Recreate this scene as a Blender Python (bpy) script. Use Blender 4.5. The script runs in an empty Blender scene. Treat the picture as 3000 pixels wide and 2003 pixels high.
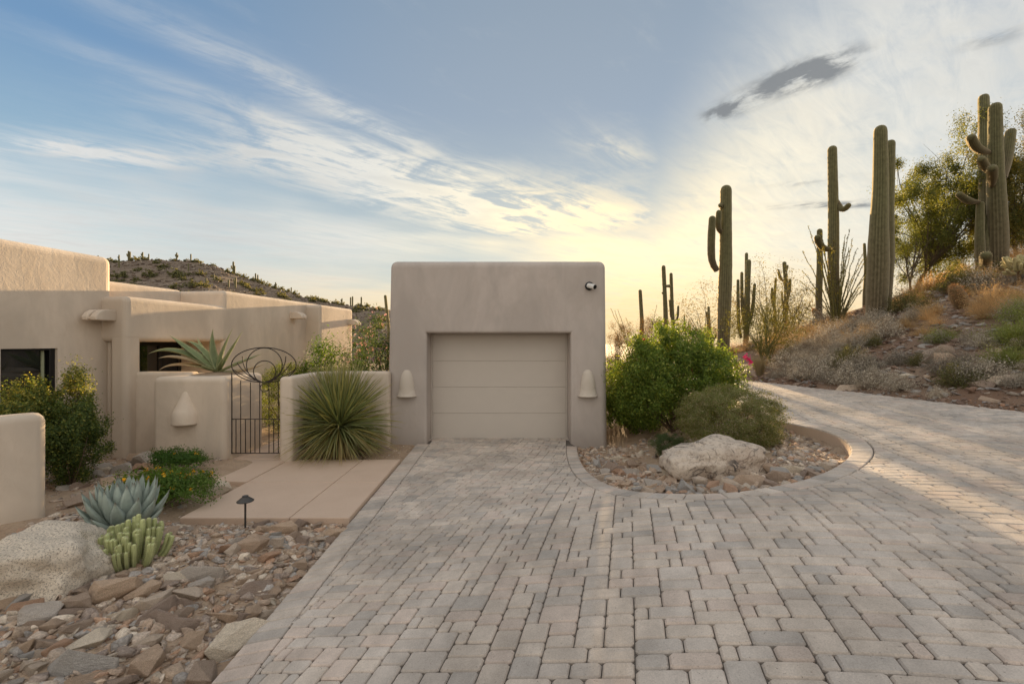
import bpy, bmesh, math, random
import numpy as np
from mathutils import Vector, Matrix, noise as mnoise

SC = bpy.context.scene
COL = SC.collection
F = 1300.0          # focal length in photo pixels (3000 px wide photo)
CH = 2.03           # eye height
SUN_AZ, SUN_EL = 12.5, 6.3

# ---------------------------------------------------------------- camera
cd = bpy.data.cameras.new('camera')
cam = bpy.data.objects.new('camera', cd)
COL.objects.link(cam)
SC.camera = cam
cam.location = (0, 0, CH)
cam.rotation_euler = (math.pi / 2, 0, 0)
cd.sensor_width = 36.0
cd.lens = F / 3000 * 36
cd.clip_start = 0.05
cd.clip_end = 6000

# ---------------------------------------------------------------- node helper
class NT:
    def __init__(self, tree):
        self.t = tree
    def n(self, typ, ins=None, **kw):
        nd = self.t.nodes.new(typ)
        for k, v in kw.items():
            setattr(nd, k, v)
        for k, v in (ins or {}).items():
            self.set(nd.inputs[k], v)
        return nd
    def set(self, sock, v):
        if isinstance(v, bpy.types.NodeSocket):
            self.t.links.new(v, sock)
        elif isinstance(v, bpy.types.Node):
            self.t.links.new(v.outputs[0], sock)
        else:
            sock.default_value = v
    def math(self, op, a, b=None, c=None, clamp=False):
        nd = self.n('ShaderNodeMath', operation=op, use_clamp=clamp)
        for i, v in enumerate((a, b, c)):
            if v is not None:
                self.set(nd.inputs[i], v)
        return nd.outputs[0]
    def vmath(self, op, a, b=None):
        nd = self.n('ShaderNodeVectorMath', operation=op)
        self.set(nd.inputs[0], a)
        if b is not None:
            self.set(nd.inputs[1], b)
        return nd
    def noise(self, vec, scale, detail=4, rough=.55, dist=0.0):
        nd = self.n('ShaderNodeTexNoise', {'Scale': scale, 'Detail': detail, 'Roughness': rough, 'Distortion': dist})
        if vec is not None:
            self.set(nd.inputs['Vector'], vec)
        return nd.outputs[0]
    def ramp(self, fac, stops, interp='LINEAR'):
        nd = self.n('ShaderNodeValToRGB')
        cr = nd.color_ramp
        cr.interpolation = interp
        while len(cr.elements) < len(stops):
            cr.elements.new(.5)
        for e, (p, c) in zip(cr.elements, stops):
            e.position = p
            e.color = tuple(c) + (1,) if len(c) == 3 else c
        self.set(nd.inputs[0], fac)
        return nd.outputs[0]
    def mix(self, fac, a, b, blend='MIX'):
        nd = self.n('ShaderNodeMix', data_type='RGBA', blend_type=blend)
        for k, v in ((0, fac), (6, a), (7, b)):
            if isinstance(v, tuple) and len(v) == 3:
                v = v + (1,)
            self.set(nd.inputs[k], v)
        return nd.outputs[2]
    def maprange(self, v, a, b, c=0.0, d=1.0):
        nd = self.n('ShaderNodeMapRange', {0: v, 1: a, 2: b, 3: c, 4: d}, interpolation_type='SMOOTHSTEP')
        return nd.outputs[0]

# ---------------------------------------------------------------- sky
wd = bpy.data.worlds.new('World')
SC.world = wd
wd.use_nodes = True
W = NT(wd.node_tree)
bg = wd.node_tree.nodes['Background']
sky = W.n('ShaderNodeTexSky', sky_type='NISHITA', sun_disc=False)
sky.sun_elevation = math.radians(SUN_EL)
sky.sun_rotation = math.radians(SUN_AZ)
sky.air_density = 1.0
sky.dust_density = 0.6
sky.ozone_density = 2.0
tc = W.n('ShaderNodeTexCoord').outputs['Generated']
sx = W.n('ShaderNodeSeparateXYZ', {0: tc})
X, Y, Z = sx.outputs
zc = W.math('MAXIMUM', Z, 0.0)
base = W.ramp(zc, [(0.0, (.44, .40, .30)), (.07, (.42, .42, .355)), (.17, (.325, .38, .385)), (.30, (.18, .265, .335)),
                   (.45, (.098, .178, .292)), (.62, (.085, .155, .25)), (1.0, (.075, .135, .225))])
skyc = W.mix(1.0, sky.outputs[0], (.022, .022, .022, 1), 'MULTIPLY')
skyc = W.vmath('MINIMUM', skyc, (.28, .235, .15)).outputs[0]
base = W.mix(1.0, base, skyc, 'ADD')
ZO = 0.06
zz = W.math('ADD', zc, ZO)
sund = (math.sin(math.radians(SUN_AZ)) * math.cos(math.radians(SUN_EL)), math.cos(math.radians(SUN_AZ)) * math.cos(math.radians(SUN_EL)), math.sin(math.radians(SUN_EL)))
sd = W.vmath('DOT_PRODUCT', tc, sund).outputs['Value']
base = W.mix(W.maprange(sd, .5, .95, 0, .42), base, (.34, .33, .295))
px = W.math('DIVIDE', X, zz)
py = W.math('DIVIDE', Y, zz)
pl = W.n('ShaderNodeCombineXYZ', {0: px, 1: py, 2: 0.0}).outputs[0]
def plane(ang, sa, sb, off=(0, 0, 0)):
    """cloud-layer coordinates turned by ang and stretched"""
    v = W.n('ShaderNodeVectorRotate', {'Vector': pl, 'Angle': math.radians(-ang)}, rotation_type='Z_AXIS').outputs[0]
    v = W.vmath('MULTIPLY', v, (sa, sb, 1)).outputs[0]
    return W.vmath('ADD', v, off).outputs[0]
warp = W.n('ShaderNodeTexNoise', {'Vector': pl, 'Scale': 1.3, 'Detail': 3.0}).outputs['Color']
warp = W.vmath('SUBTRACT', warp, (.5, .5, .5)).outputs[0]
def blob(cx, cy, ang, L, Wd, wig=.35):
    z0 = 1 / math.sqrt(1 + cx * cx + cy * cy)
    k = z0 / (z0 + ZO)
    cx, cy, L, Wd = cx * k, cy * k, L * k, Wd * k
    w = W.vmath('MULTIPLY', warp, (wig, wig, 0)).outputs[0]
    v = W.vmath('ADD', pl, w).outputs[0]
    v = W.vmath('SUBTRACT', v, (cx, cy, 0)).outputs[0]
    v = W.n('ShaderNodeVectorRotate', {'Vector': v, 'Angle': math.radians(-ang)}, rotation_type='Z_AXIS').outputs[0]
    v = W.vmath('MULTIPLY', v, (1 / L, 1 / Wd, 0)).outputs[0]
    d = W.vmath('DOT_PRODUCT', v, v).outputs['Value']
    return W.math('EXPONENT', W.math('MULTIPLY', d, -1.0))
def addup(lst):
    s = lst[0]
    for b in lst[1:]:
        s = W.math('ADD', s, b)
    return s
def wt(b, k):
    return W.math('MULTIPLY', b, k)
streak = W.noise(plane(47, .55, 2.6), 2.2, 6, .62, .6)
fib = W.noise(plane(41, 1.2, 6.5, (3, 1, 0)), 2.0, 5, .65, .8)
puff = W.noise(plane(24, 1.2, 2.0, (7, 2, 0)), 2.3, 7, .64, .7)
wis = addup([wt(streak, .26), wt(fib, .24), wt(puff, .50)])
m1 = addup([wt(blob(-.98, 2.52, 30, .60, .33), 1.6), wt(blob(-.78, 1.86, 52, .62, .085, .2), .75), wt(blob(-2.15, 2.40, 22, .40, .17, .2), 1.1),
            wt(blob(-1.1, 2.0, 50, .6, .07, .2), .35), wt(blob(-2.7, 2.3, 20, .5, .12), .3)])
m1 = addup([m1, wt(blob(-.30, 3.3, 20, .8, .45), 1.0), wt(blob(.35, 3.5, 10, .8, .5), .95), wt(blob(.55, 2.35, 40, .28, .12, .2), .4),
            wt(blob(1.35, 5.2, 0, 2.0, .8), .5)])
hi = W.maprange(wis, .40, .60)
c1 = W.math('MULTIPLY', m1, W.math('ADD', W.math('MULTIPLY', hi, 1.15), .10))
# high cloud veil, thicker to the right; unseen rest added to light ground
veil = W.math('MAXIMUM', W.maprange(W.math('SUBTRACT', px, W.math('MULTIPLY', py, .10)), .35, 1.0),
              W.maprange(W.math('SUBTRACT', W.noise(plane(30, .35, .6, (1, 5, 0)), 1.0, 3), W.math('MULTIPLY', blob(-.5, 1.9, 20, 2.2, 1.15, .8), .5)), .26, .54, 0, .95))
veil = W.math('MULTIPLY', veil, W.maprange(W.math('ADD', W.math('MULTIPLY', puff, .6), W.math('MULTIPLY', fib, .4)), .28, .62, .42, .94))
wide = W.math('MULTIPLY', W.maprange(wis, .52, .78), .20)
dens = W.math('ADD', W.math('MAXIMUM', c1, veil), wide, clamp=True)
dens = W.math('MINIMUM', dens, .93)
sund = (math.sin(math.radians(SUN_AZ)) * math.cos(math.radians(SUN_EL)), math.cos(math.radians(SUN_AZ)) * math.cos(math.radians(SUN_EL)), math.sin(math.radians(SUN_EL)))
sd = W.vmath('DOT_PRODUCT', tc, sund).outputs['Value']
# unseen clouds opposite the sun brightened to light the ground; those towards it glow
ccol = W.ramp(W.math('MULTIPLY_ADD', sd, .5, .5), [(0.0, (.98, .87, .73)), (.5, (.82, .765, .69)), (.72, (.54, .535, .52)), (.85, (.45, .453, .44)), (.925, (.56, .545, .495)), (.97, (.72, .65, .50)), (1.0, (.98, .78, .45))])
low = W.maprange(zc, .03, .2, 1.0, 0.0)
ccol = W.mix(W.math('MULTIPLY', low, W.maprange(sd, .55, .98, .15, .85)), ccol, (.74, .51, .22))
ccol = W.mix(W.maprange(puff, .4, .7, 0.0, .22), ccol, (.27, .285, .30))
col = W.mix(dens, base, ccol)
dk = addup([wt(blob(1.085, 1.68, -48, .15, .105, .24), 1.8), wt(blob(.955, 1.92, -48, .10, .075, .24), 1.6), wt(blob(1.62, 1.50, -30, .10, .06, .2), .5), wt(blob(2.45, 3.25, -10, .55, .10, .25), .8), wt(blob(1.9, 2.75, -20, .3, .07, .25), .35)])
dk = W.math('MULTIPLY', dk, W.maprange(W.noise(plane(-50, 2.6, 3.6), 3.0, 5, .6, .3), .30, .66, .1, 1.5))
dk = W.maprange(dk, .02, 1.25, 0, .92)
col = W.mix(dk, col, (.15, .16, .17))
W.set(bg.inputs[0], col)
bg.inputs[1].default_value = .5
wd.cycles.sampling_method = 'MANUAL'
wd.cycles.sample_map_resolution = 256

# ---------------------------------------------------------------- sun
ld = bpy.data.lights.new('sun', 'SUN')
ld.energy = 5.0
ld.angle = math.radians(.6)
ld.color = (1.0, .70, .38)
sun = bpy.data.objects.new('sun', ld)
COL.objects.link(sun)
sun.rotation_euler = Vector(sund).to_track_quat('Z', 'Y').to_euler()

vs = SC.view_settings
vs.view_transform = 'Standard'
vs.look = 'None'
vs.exposure = 1.64
vs.gamma = 1.0
SC.display_settings.display_device = 'sRGB'
SC.cycles.use_denoising = True
SC.cycles.max_bounces = 6
SC.cycles.transparent_max_bounces = 6

# ================================================================ helpers
RNG = np.random.default_rng(11)
random.seed(5)
ORG = {}

def P(x, y, d):
    """point at depth d behind photo position x, y"""
    return np.array([(x - 1500) / F * d, d, CH - (y - 1001.5) / F * d])

def rawmesh(name, V, Fs, smooth=False, col=None):
    me = bpy.data.meshes.new(name)
    V = np.asarray(V, dtype=np.float32)
    if isinstance(Fs, np.ndarray):
        m, k = Fs.shape
        me.vertices.add(len(V))
        me.vertices.foreach_set('co', V.ravel())
        me.loops.add(m * k)
        me.polygons.add(m)
        me.loops.foreach_set('vertex_index', Fs.astype(np.int32).ravel())
        me.polygons.foreach_set('loop_start', np.arange(0, m * k, k, dtype=np.int32))
        me.update(calc_edges=True)
    else:
        me.from_pydata([tuple(map(float, v)) for v in V], [], [tuple(int(i) for i in f) for f in Fs])
        me.update()
    if col is not None:
        a = me.color_attributes.new('Col', 'FLOAT_COLOR', 'POINT')
        c = np.ones((len(V), 4), dtype=np.float32)
        c[:, :3] = col
        a.data.foreach_set('color', c.ravel())
    if smooth:
        me.polygons.foreach_set('use_smooth', np.ones(len(me.polygons), dtype=bool))
    return me

def tag(o, label=None, cat=None, group=None, kind=None):
    if label: o['label'] = label
    if cat: o['category'] = cat
    if group: o['group'] = group
    if kind: o['kind'] = kind
    return o

def put(name, me, mat=None, parent=None, loc=None, rot=None, scale=None):
    o = bpy.data.objects.new(name, me)
    COL.objects.link(o)
    if mat is not None and me is not None and len(me.materials) == 0:
        me.materials.append(mat)
    if parent is not None: o.parent = parent
    if loc is not None: o.location = loc
    if rot is not None: o.rotation_euler = rot
    if scale is not None: o.scale = (scale,) * 3 if isinstance(scale, (int, float)) else scale
    return o

def thing(name, label, cat, loc=(0, 0, 0), group=None):
    o = put(name, None, loc=tuple(map(float, loc)))
    o.empty_display_size = .1
    ORG[o.name] = np.array(loc, dtype=float)
    return tag(o, label, cat, group)

def part(parent, name, V, Fs, mat, smooth=False, col=None, kind=None, label=None):
    """V in world coordinates, stored relative to the thing"""
    org = ORG.get(parent.name, np.zeros(3))
    me = rawmesh(name, np.asarray(V, float) - org, Fs, smooth, col)
    o = put(name, me, mat, parent)
    ORG[o.name] = org
    return tag(o, label, kind=kind)

def single(name, label, cat, V, Fs, mat, smooth=False, col=None, group=None, kind=None):
    me = rawmesh(name, V, Fs, smooth, col)
    o = put(name, me, mat)
    return tag(o, label, cat, group, kind)

def from_bm(bm):
    bm.verts.index_update()
    V = np.array([v.co[:] for v in bm.verts]) if len(bm.verts) else np.zeros((0, 3))
    Fs = [[v.index for v in f.verts] for f in bm.faces]
    bm.free()
    return V, Fs

def merge(lst):
    """list of (V, F list/array, [col]) -> one"""
    Vs, Fs, Cs, n = [], [], [], 0
    for it in lst:
        V, f = np.asarray(it[0]), it[1]
        Vs.append(V)
        if isinstance(f, np.ndarray):
            Fs.append(f + n)
        else:
            Fs.extend([[i + n for i in q] for q in f])
        if len(it) > 2: Cs.append(np.broadcast_to(it[2], (len(V), 3)))
        n += len(V)
    if all(isinstance(f, np.ndarray) for f in Fs) and len({f.shape[1] for f in Fs}) == 1:
        Fs = np.concatenate(Fs)
    else:
        Fs = [list(q) for f in Fs for q in ([f] if not isinstance(f, np.ndarray) else f)]
    return (np.concatenate(Vs), Fs) + ((np.concatenate(Cs),) if Cs else ())

def hash2(ix, iy, seed):
    h = (ix.astype(np.int64) * 374761393 + iy.astype(np.int64) * 668265263 + seed * 974634641) & 0xffffffff
    h = ((h ^ (h >> 13)) * 1274126177) & 0xffffffff
    return ((h ^ (h >> 16)) & 0xffffff) / float(0xffffff)

def vnoise(x, y, sc=1.0, seed=0, oct=3):
    x, y = np.asarray(x, float), np.asarray(y, float)
    out, amp, tot = 0, 1.0, 0
    for o in range(oct):
        xx, yy = x * sc, y * sc
        ix, iy = np.floor(xx), np.floor(yy)
        fx, fy = xx - ix, yy - iy
        fx, fy = fx * fx * (3 - 2 * fx), fy * fy * (3 - 2 * fy)
        a, b = hash2(ix, iy, seed + o), hash2(ix + 1, iy, seed + o)
        c, d = hash2(ix, iy + 1, seed + o), hash2(ix + 1, iy + 1, seed + o)
        out = out + amp * ((a * (1 - fx) + b * fx) * (1 - fy) + (c * (1 - fx) + d * fx) * fy)
        tot += amp
        amp *= .5
        sc *= 2.1
    return out / tot - .5

def sstep(a, b, x):
    t = np.clip((np.asarray(x, float) - a) / (b - a), 0, 1)
    return t * t * (3 - 2 * t)

def tube(path, rad, sides=6, cap=True, twist=0):
    """swept tube, path (n,3), rad scalar or (n,)"""
    p = np.asarray(path, float)
    n = len(p)
    r = np.broadcast_to(np.asarray(rad, float), (n,))
    t = np.gradient(p, axis=0)
    t /= np.linalg.norm(t, axis=1)[:, None] + 1e-9
    ref = np.array([0, 0, 1.0]) if abs(t[0, 2]) < .9 else np.array([1.0, 0, 0])
    u = np.cross(t[0], ref); u /= np.linalg.norm(u)
    V = []
    ang = np.arange(sides) / sides * 2 * np.pi + twist
    for i in range(n):
        u = u - t[i] * np.dot(u, t[i]); u /= np.linalg.norm(u) + 1e-9
        w = np.cross(t[i], u)
        V.append(p[i] + r[i] * (np.cos(ang)[:, None] * u + np.sin(ang)[:, None] * w))
    V = np.concatenate(V)
    i, j = np.meshgrid(np.arange(n - 1), np.arange(sides), indexing='ij')
    a = (i * sides + j).ravel(); b = (i * sides + (j + 1) % sides).ravel()
    Q = np.stack([a, b, b + sides, a + sides], 1)
    if cap:
        Fs = [list(q) for q in Q]
        Fs.append(list(range(sides))[::-1]); Fs.append([(n - 1) * sides + k for k in range(sides)])
        return V, Fs
    return V, Q

def bez(p0, p1, p2, n=10):
    t = np.linspace(0, 1, n)[:, None]
    p0, p1, p2 = map(np.asarray, (p0, p1, p2))
    return (1 - t) ** 2 * p0 + 2 * t * (1 - t) * p1 + t * t * p2

def rbox(x0, x1, y0, y1, z0, z1, r=.1, seg=4, bottom=False, xf=None, taper=0.0, wob=0.0, flat=False):
    """box with rounded upright and top edges"""
    bm = bmesh.new()
    vs = [bm.verts.new((x, y, z)) for z in (z0, z1) for y in (y0, y1) for x in (x0, x1)]
    for f in ((0, 2, 3, 1), (4, 5, 7, 6), (0, 1, 5, 4), (2, 6, 7, 3), (0, 4, 6, 2), (1, 3, 7, 5)):
        bm.faces.new([vs[i] for i in f])
    if taper:
        cx, cy = (x0 + x1) / 2, (y0 + y1) / 2
        for v in vs[4:]:
            v.co.x += taper * (1 if v.co.x < cx else -1)
            v.co.y += taper * (1 if v.co.y < cy else -1)
    if r:
        es = [e for e in bm.edges if bottom or not (e.verts[0].co.z == z0 and e.verts[1].co.z == z0)]
        if flat: es = [e for e in es if e.verts[0].co.z != e.verts[1].co.z]
        bmesh.ops.bevel(bm, geom=es, offset=r, segments=seg, profile=.5, affect='EDGES', clamp_overlap=True)
    V, Fs = from_bm(bm)
    if wob:
        V = V.copy()
    if xf is not None:
        V = xf(V)
    return V, Fs

# ================================================================ materials
def newmat(name):
    m = bpy.data.materials.new(name)
    m.use_nodes = True
    return m, NT(m.node_tree), m.node_tree.nodes['Principled BSDF']

def pos(N, obj=False):
    if obj:
        return N.n('ShaderNodeTexCoord').outputs['Object']
    return N.n('ShaderNodeNewGeometry').outputs['Position']

def bump(N, b, h, strength=.4, dist=.02):
    nd = N.n('ShaderNodeBump', {'Strength': strength, 'Distance': dist, 'Height': h})
    N.set(b.inputs['Normal'], nd.outputs[0])

def scalec(c, k):
    return tuple(min(1, v * k) for v in c)

def m_stucco(name, c, mott=.12, rel=.6):
    m, N, b = newmat(name)
    p = pos(N)
    v = N.vmath('MULTIPLY', p, (1, 1, .45)).outputs[0]
    n1 = N.noise(v, 1.1, 4, .6, .6)
    n2 = N.noise(N.vmath('MULTIPLY', p, (1.3, 1.3, .75)).outputs[0], 4.0, 5, .68, 1.2)
    n3 = N.noise(p, 70, 3, .6)
    a = N.mix(N.maprange(n1, .3, .7), scalec(c, 1 - mott), scalec(c, 1 + mott))
    a = N.mix(N.math('MULTIPLY', N.maprange(n2, .45, .75), .35), a, scalec((c[0] * 1.02, c[1] * .97, c[2] * .92), .86))
    # dirt splashed on the foot of the wall, a few pale drip marks
    z = N.n('ShaderNodeSeparateXYZ', {0: p}).outputs[2]
    foot = N.math('MULTIPLY', N.maprange(N.math('ADD', z, N.math('MULTIPLY', n2, .35)), .12, .5, 1, 0), .35)
    a = N.mix(foot, a, scalec((c[0], c[1] * .93, c[2] * .86), .68))
    dr = N.noise(N.vmath('MULTIPLY', p, (7, 7, .35)).outputs[0], 1.3, 3, .5)
    a = N.mix(N.math('MULTIPLY', N.maprange(dr, .64, .74), .12), a, scalec(c, 1.25))
    N.set(b.inputs['Base Color'], a)
    b.inputs['Roughness'].default_value = .92
    b.inputs['Specular IOR Level'].default_value = .2
    h = N.math('ADD', N.math('MULTIPLY', n2, 1.0), N.math('MULTIPLY', n3, .22))
    h = N.math('ADD', h, N.math('MULTIPLY', N.noise(p, 18, 4, .6, .8), .5))
    bump(N, b, h, rel, .012)
    return m

def m_plain(name, c, rough=.6, metal=0.0, nscale=30, var=.15, bmp=.1, spec=.5, obj=False):
    m, N, b = newmat(name)
    n = N.noise(pos(N, obj), nscale, 4, .6)
    N.set(b.inputs['Base Color'], N.mix(n, scalec(c, 1 - var), scalec(c, 1 + var)))
    b.inputs['Roughness'].default_value = rough
    b.inputs['Metallic'].default_value = metal
    b.inputs['Specular IOR Level'].default_value = spec
    if bmp:
        bump(N, b, n, bmp, .01)
    return m

def m_col(name, rough=.8, trans=0.0, nscale=0, var=.2, bmp=0.0, spec=.25, sheen=0.0, obj=False, tint=None, orand=0.0):
    """colour stored per piece, with grain; optional light through thin leaves"""
    m, N, b = newmat(name)
    c = N.n('ShaderNodeVertexColor', layer_name='Col').outputs[0]
    if nscale:
        n = N.noise(pos(N, obj), nscale, 5, .65)
        k = N.maprange(n, .25, .75, 1 - var, 1 + var)
        c = N.vmath('MULTIPLY', c, N.n('ShaderNodeCombineXYZ', {0: k, 1: k, 2: k}).outputs[0]).outputs[0]
        if bmp:
            bump(N, b, n, bmp, .01)
    N.set(b.inputs['Base Color'], c)
    b.inputs['Roughness'].default_value = rough
    b.inputs['Specular IOR Level'].default_value = spec
    if orand:
        k = N.maprange(N.n('ShaderNodeObjectInfo').outputs['Random'], 0, 1, 1 - orand, 1 + orand)
        c = N.vmath('MULTIPLY', c, N.n('ShaderNodeCombineXYZ', {0: k, 1: k, 2: k}).outputs[0]).outputs[0]
        N.set(b.inputs['Base Color'], c)
    if sheen:
        b.inputs['Sheen Weight'].default_value = sheen
        b.inputs['Sheen Roughness'].default_value = .5
        b.inputs['Sheen Tint'].default_value = (1, .85, .6, 1)
    if trans:
        t = N.n('ShaderNodeBsdfTranslucent')
        N.set(t.inputs[0], N.vmath('MULTIPLY', c, tint or (1.5, 1.35, .6)).outputs[0])
        mx = N.n('ShaderNodeMixShader', {0: trans})
        N.set(mx.inputs[1], b.outputs[0]); N.set(mx.inputs[2], t.outputs[0])
        N.set(m.node_tree.nodes['Material Output'].inputs[0], mx.outputs[0])
    return m

M = {}
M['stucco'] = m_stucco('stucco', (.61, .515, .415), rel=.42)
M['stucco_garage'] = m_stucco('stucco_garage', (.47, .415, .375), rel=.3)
M['door'] = m_plain('door_paint', (.535, .48, .42), .55, nscale=3, var=.04, bmp=0)
M['iron'] = m_plain('wrought_iron', (.05, .04, .034), .5, .6, 60, .3, .2)
M['black'] = m_plain('black_metal', (.012, .012, .013), .35, .3, 40, .2, 0)
M['dark'] = m_plain('dark_interior', (.012, .011, .010), .8, 0, 3, .4, 0)
M['white'] = m_plain('white_plastic', (.7, .68, .64), .4, 0, 20, .05, 0)
M['leaf'] = m_col('leaf', .55, .45)
M['dryleaf'] = m_col('dry_leaf', .85, .42, tint=(1.3, 1.1, .7), orand=.22)
M['wood'] = m_col('bark', .9, 0, 40, .3, .4, obj=True)
M['succ'] = m_col('succulent', .5, .06, 14, .14, .05, .35, obj=True)
M['cactus'] = m_col('cactus', .75, 0, 9, .28, .15, .2, .5, obj=True)
M['greyleaf'] = m_col('grey_leaf', .9, .18, tint=(1.1, 1.0, .8), orand=.32)
M['petal'] = m_col('petal', .6, .35, tint=(1.2, .9, .9))
M['bronze'] = m_plain('bronze', (.07, .065, .06), .45, .5, 50, .2, 0)

def m_glass():
    m, N, b = newmat('window_glass')
    b.inputs['Base Color'].default_value = (.012, .013, .012, 1)
    b.inputs['Roughness'].default_value = .03
    b.inputs['Specular IOR Level'].default_value = .7
    return m
M['glass'] = m_glass()

def m_soil():
    m, N, b = newmat('desert_soil')
    p = pos(N)
    big = N.noise(p, .35, 4, .6, .5)
    mid = N.noise(p, 3.0, 5, .6)
    fine = N.noise(p, 45, 4, .7)
    vor = N.n('ShaderNodeTexVoronoi', {'Vector': p, 'Scale': 26.0, 'Randomness': 1.0})
    c = N.mix(N.maprange(mid, .3, .7), (.40, .285, .195), (.50, .375, .265))
    # redder, darker ground on the cut slope, paler towards the distance
    sp = N.n('ShaderNodeSeparateXYZ', {0: p})
    cut = N.math('MULTIPLY', N.maprange(sp.outputs[0], 5.0, 7.5), N.maprange(sp.outputs[1], 60, 80, 1, 0))
    c = N.mix(cut, c, N.mix(N.maprange(big, .38, .62), (.19, .112, .072), (.275, .19, .13)))
    far = N.maprange(sp.outputs[1], 55, 75)
    c = N.mix(far, c, N.mix(N.maprange(N.noise(p, .12, 5, .7), .35, .65), (.15, .11, .08), (.23, .175, .125)))
    peb = N.maprange(vor.outputs['Distance'], .05, .35, 1, 0)
    pc = N.ramp(N.n('ShaderNodeSeparateColor', {0: vor.outputs['Color']}).outputs[0], [(0, (.20, .15, .12)), (.4, (.36, .28, .21)), (.75, (.45, .38, .31)), (1, (.24, .22, .22))])
    c = N.mix(N.math('MULTIPLY', peb, .55), c, pc)
    c = N.mix(N.maprange(fine, .3, .7, 0, .35), c, (.16, .115, .08))
    N.set(b.inputs['Base Color'], c)
    b.inputs['Roughness'].default_value = .95
    b.inputs['Specular IOR Level'].default_value = .15
    h = N.math('ADD', N.math('MULTIPLY', peb, .8), N.math('ADD', fine, mid))
    bump(N, b, h, .7, .015)
    return m
M['soil'] = m_soil()

def m_rock(name, obj=True):
    m, N, b = newmat(name)
    c = N.n('ShaderNodeVertexColor', layer_name='Col').outputs[0]
    oi = N.n('ShaderNodeObjectInfo')
    p = N.vmath('ADD', pos(N, obj), N.vmath('SCALE', oi.outputs['Location']).outputs[0]).outputs[0]
    if obj:
        rc = N.ramp(oi.outputs['Random'], [(0, (.56, .41, .295)), (.13, (.66, .53, .41)), (.27, (.46, .345, .26)), (.40, (.60, .435, .305)), (.54, (.56, .49, .42)),
                                             (.64, (.40, .30, .235)), (.73, (.78, .66, .51)), (.84, (.57, .36, .24)), (.92, (.49, .455, .415))], 'CONSTANT')
        c = N.mix(1.0, c, rc, 'MULTIPLY')
    st = N.noise(N.vmath('MULTIPLY', p, (1, 1, 4)).outputs[0], 7, 5, .7, 1.2)
    sp = N.noise(p, 60, 4, .7)
    c = N.mix(N.maprange(st, .35, .7, 0, .45), c, N.mix(.5, c, (.20, .13, .085)))
    k = N.maprange(sp, .25, .75, .7, 1.3)
    c = N.vmath('MULTIPLY', c, N.n('ShaderNodeCombineXYZ', {0: k, 1: k, 2: k}).outputs[0]).outputs[0]
    N.set(b.inputs['Base Color'], c)
    b.inputs['Roughness'].default_value = .85
    b.inputs['Specular IOR Level'].default_value = .25
    bump(N, b, N.math('ADD', st, N.math('MULTIPLY', sp, .4)), .9, .03)
    return m
M['rock'] = m_rock('rock')
M['scree'] = m_rock('scree', False)

def m_boulder(name, light, dark, sc, veins):
    m, N, b = newmat(name)
    p = pos(N, True)
    g = N.noise(p, sc, 5, .75, .3)
    big = N.noise(p, 3, 5, .65, .8)
    c = N.mix(N.maprange(g, .37, .52), dark, light)
    c = N.mix(N.maprange(big, .45, .75, 0, .6), c, scalec(light, .62))
    if veins:
        w = N.noise(p, 2.1, 6, .62, 1.5)
        crack = N.maprange(N.math('ABSOLUTE', N.math('SUBTRACT', w, .5)), 0, .022, 1, 0)
        crack = N.math('MULTIPLY', crack, N.maprange(N.noise(p, 2.3, 3, .6), .36, .5))
        c = N.mix(N.math('MULTIPLY', crack, .85), c, (.05, .045, .045))
        c = N.mix(N.maprange(N.noise(p, 1.5, 4, .6), .5, .7, 0, .6), c, (.40, .29, .21))
        lich = N.math('MULTIPLY', N.maprange(N.noise(p, 7, 6, .78, .8), .53, .60), N.maprange(N.noise(p, 2.4, 2, .5), .48, .60))
        c = N.mix(N.math('MULTIPLY', lich, .85), c, (.06, .055, .055))
    N.set(b.inputs['Base Color'], c)
    b.inputs['Roughness'].default_value = .9
    b.inputs['Specular IOR Level'].default_value = .25
    bump(N, b, N.math('ADD', N.math('MULTIPLY', g, .4), N.math('MULTIPLY', big, 1.6)), .9, .05)
    return m
M['granite'] = m_boulder('granite', (.84, .73, .59), (.30, .24, .185), 80, False)
M['quartz'] = m_boulder('pale_boulder', (.62, .525, .43), (.43, .35, .28), 22, True)

def m_concrete():
    m, N, b = newmat('tan_concrete')
    p = pos(N)
    n = N.noise(p, 2.2, 5, .6)
    f = N.noise(p, 60, 3, .7)
    c = N.mix(n, (.50, .365, .27), (.60, .455, .345))
    c = N.mix(N.maprange(f, .6, .75, 0, .5), c, (.24, .175, .13))
    c = N.mix(N.maprange(N.noise(p, .9, 3), .55, .7, 0, .2), c, (.33, .25, .19))
    N.set(b.inputs['Base Color'], c)
    b.inputs['Roughness'].default_value = .85
    bump(N, b, f, .25, .004)
    return m
M['concrete'] = m_concrete()

def m_paver():
    m, N, b = newmat('paver')
    c = N.n('ShaderNodeVertexColor', layer_name='Col').outputs[0]
    p = pos(N)
    n = N.noise(p, 130, 3, .75)
    q = N.noise(p, 9, 4, .6)
    st = N.noise(p, 1.1, 4, .6)
    k = N.math('MULTIPLY', N.maprange(n, .2, .8, .82, 1.16), N.math('MULTIPLY', N.maprange(q, .3, .7, .90, 1.08), N.maprange(st, .34, .68, .77, 1.07)))
    c = N.vmath('MULTIPLY', c, N.n('ShaderNodeCombineXYZ', {0: k, 1: k, 2: k}).outputs[0]).outputs[0]
    pit = N.maprange(N.noise(p, 75, 2, .6), .66, .74)
    c = N.mix(N.math('MULTIPLY', pit, .55), c, (.10, .085, .075))
    N.set(b.inputs['Base Color'], c)
    b.inputs['Roughness'].default_value = .85
    b.inputs['Specular IOR Level'].default_value = .3
    bump(N, b, N.math('SUBTRACT', N.math('ADD', n, q), pit), .4, .004)
    return m
M['paver'] = m_paver()
M['sand'] = m_plain('joint_sand', (.13, .11, .092), .95, 0, 30, .4, .3)

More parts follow.
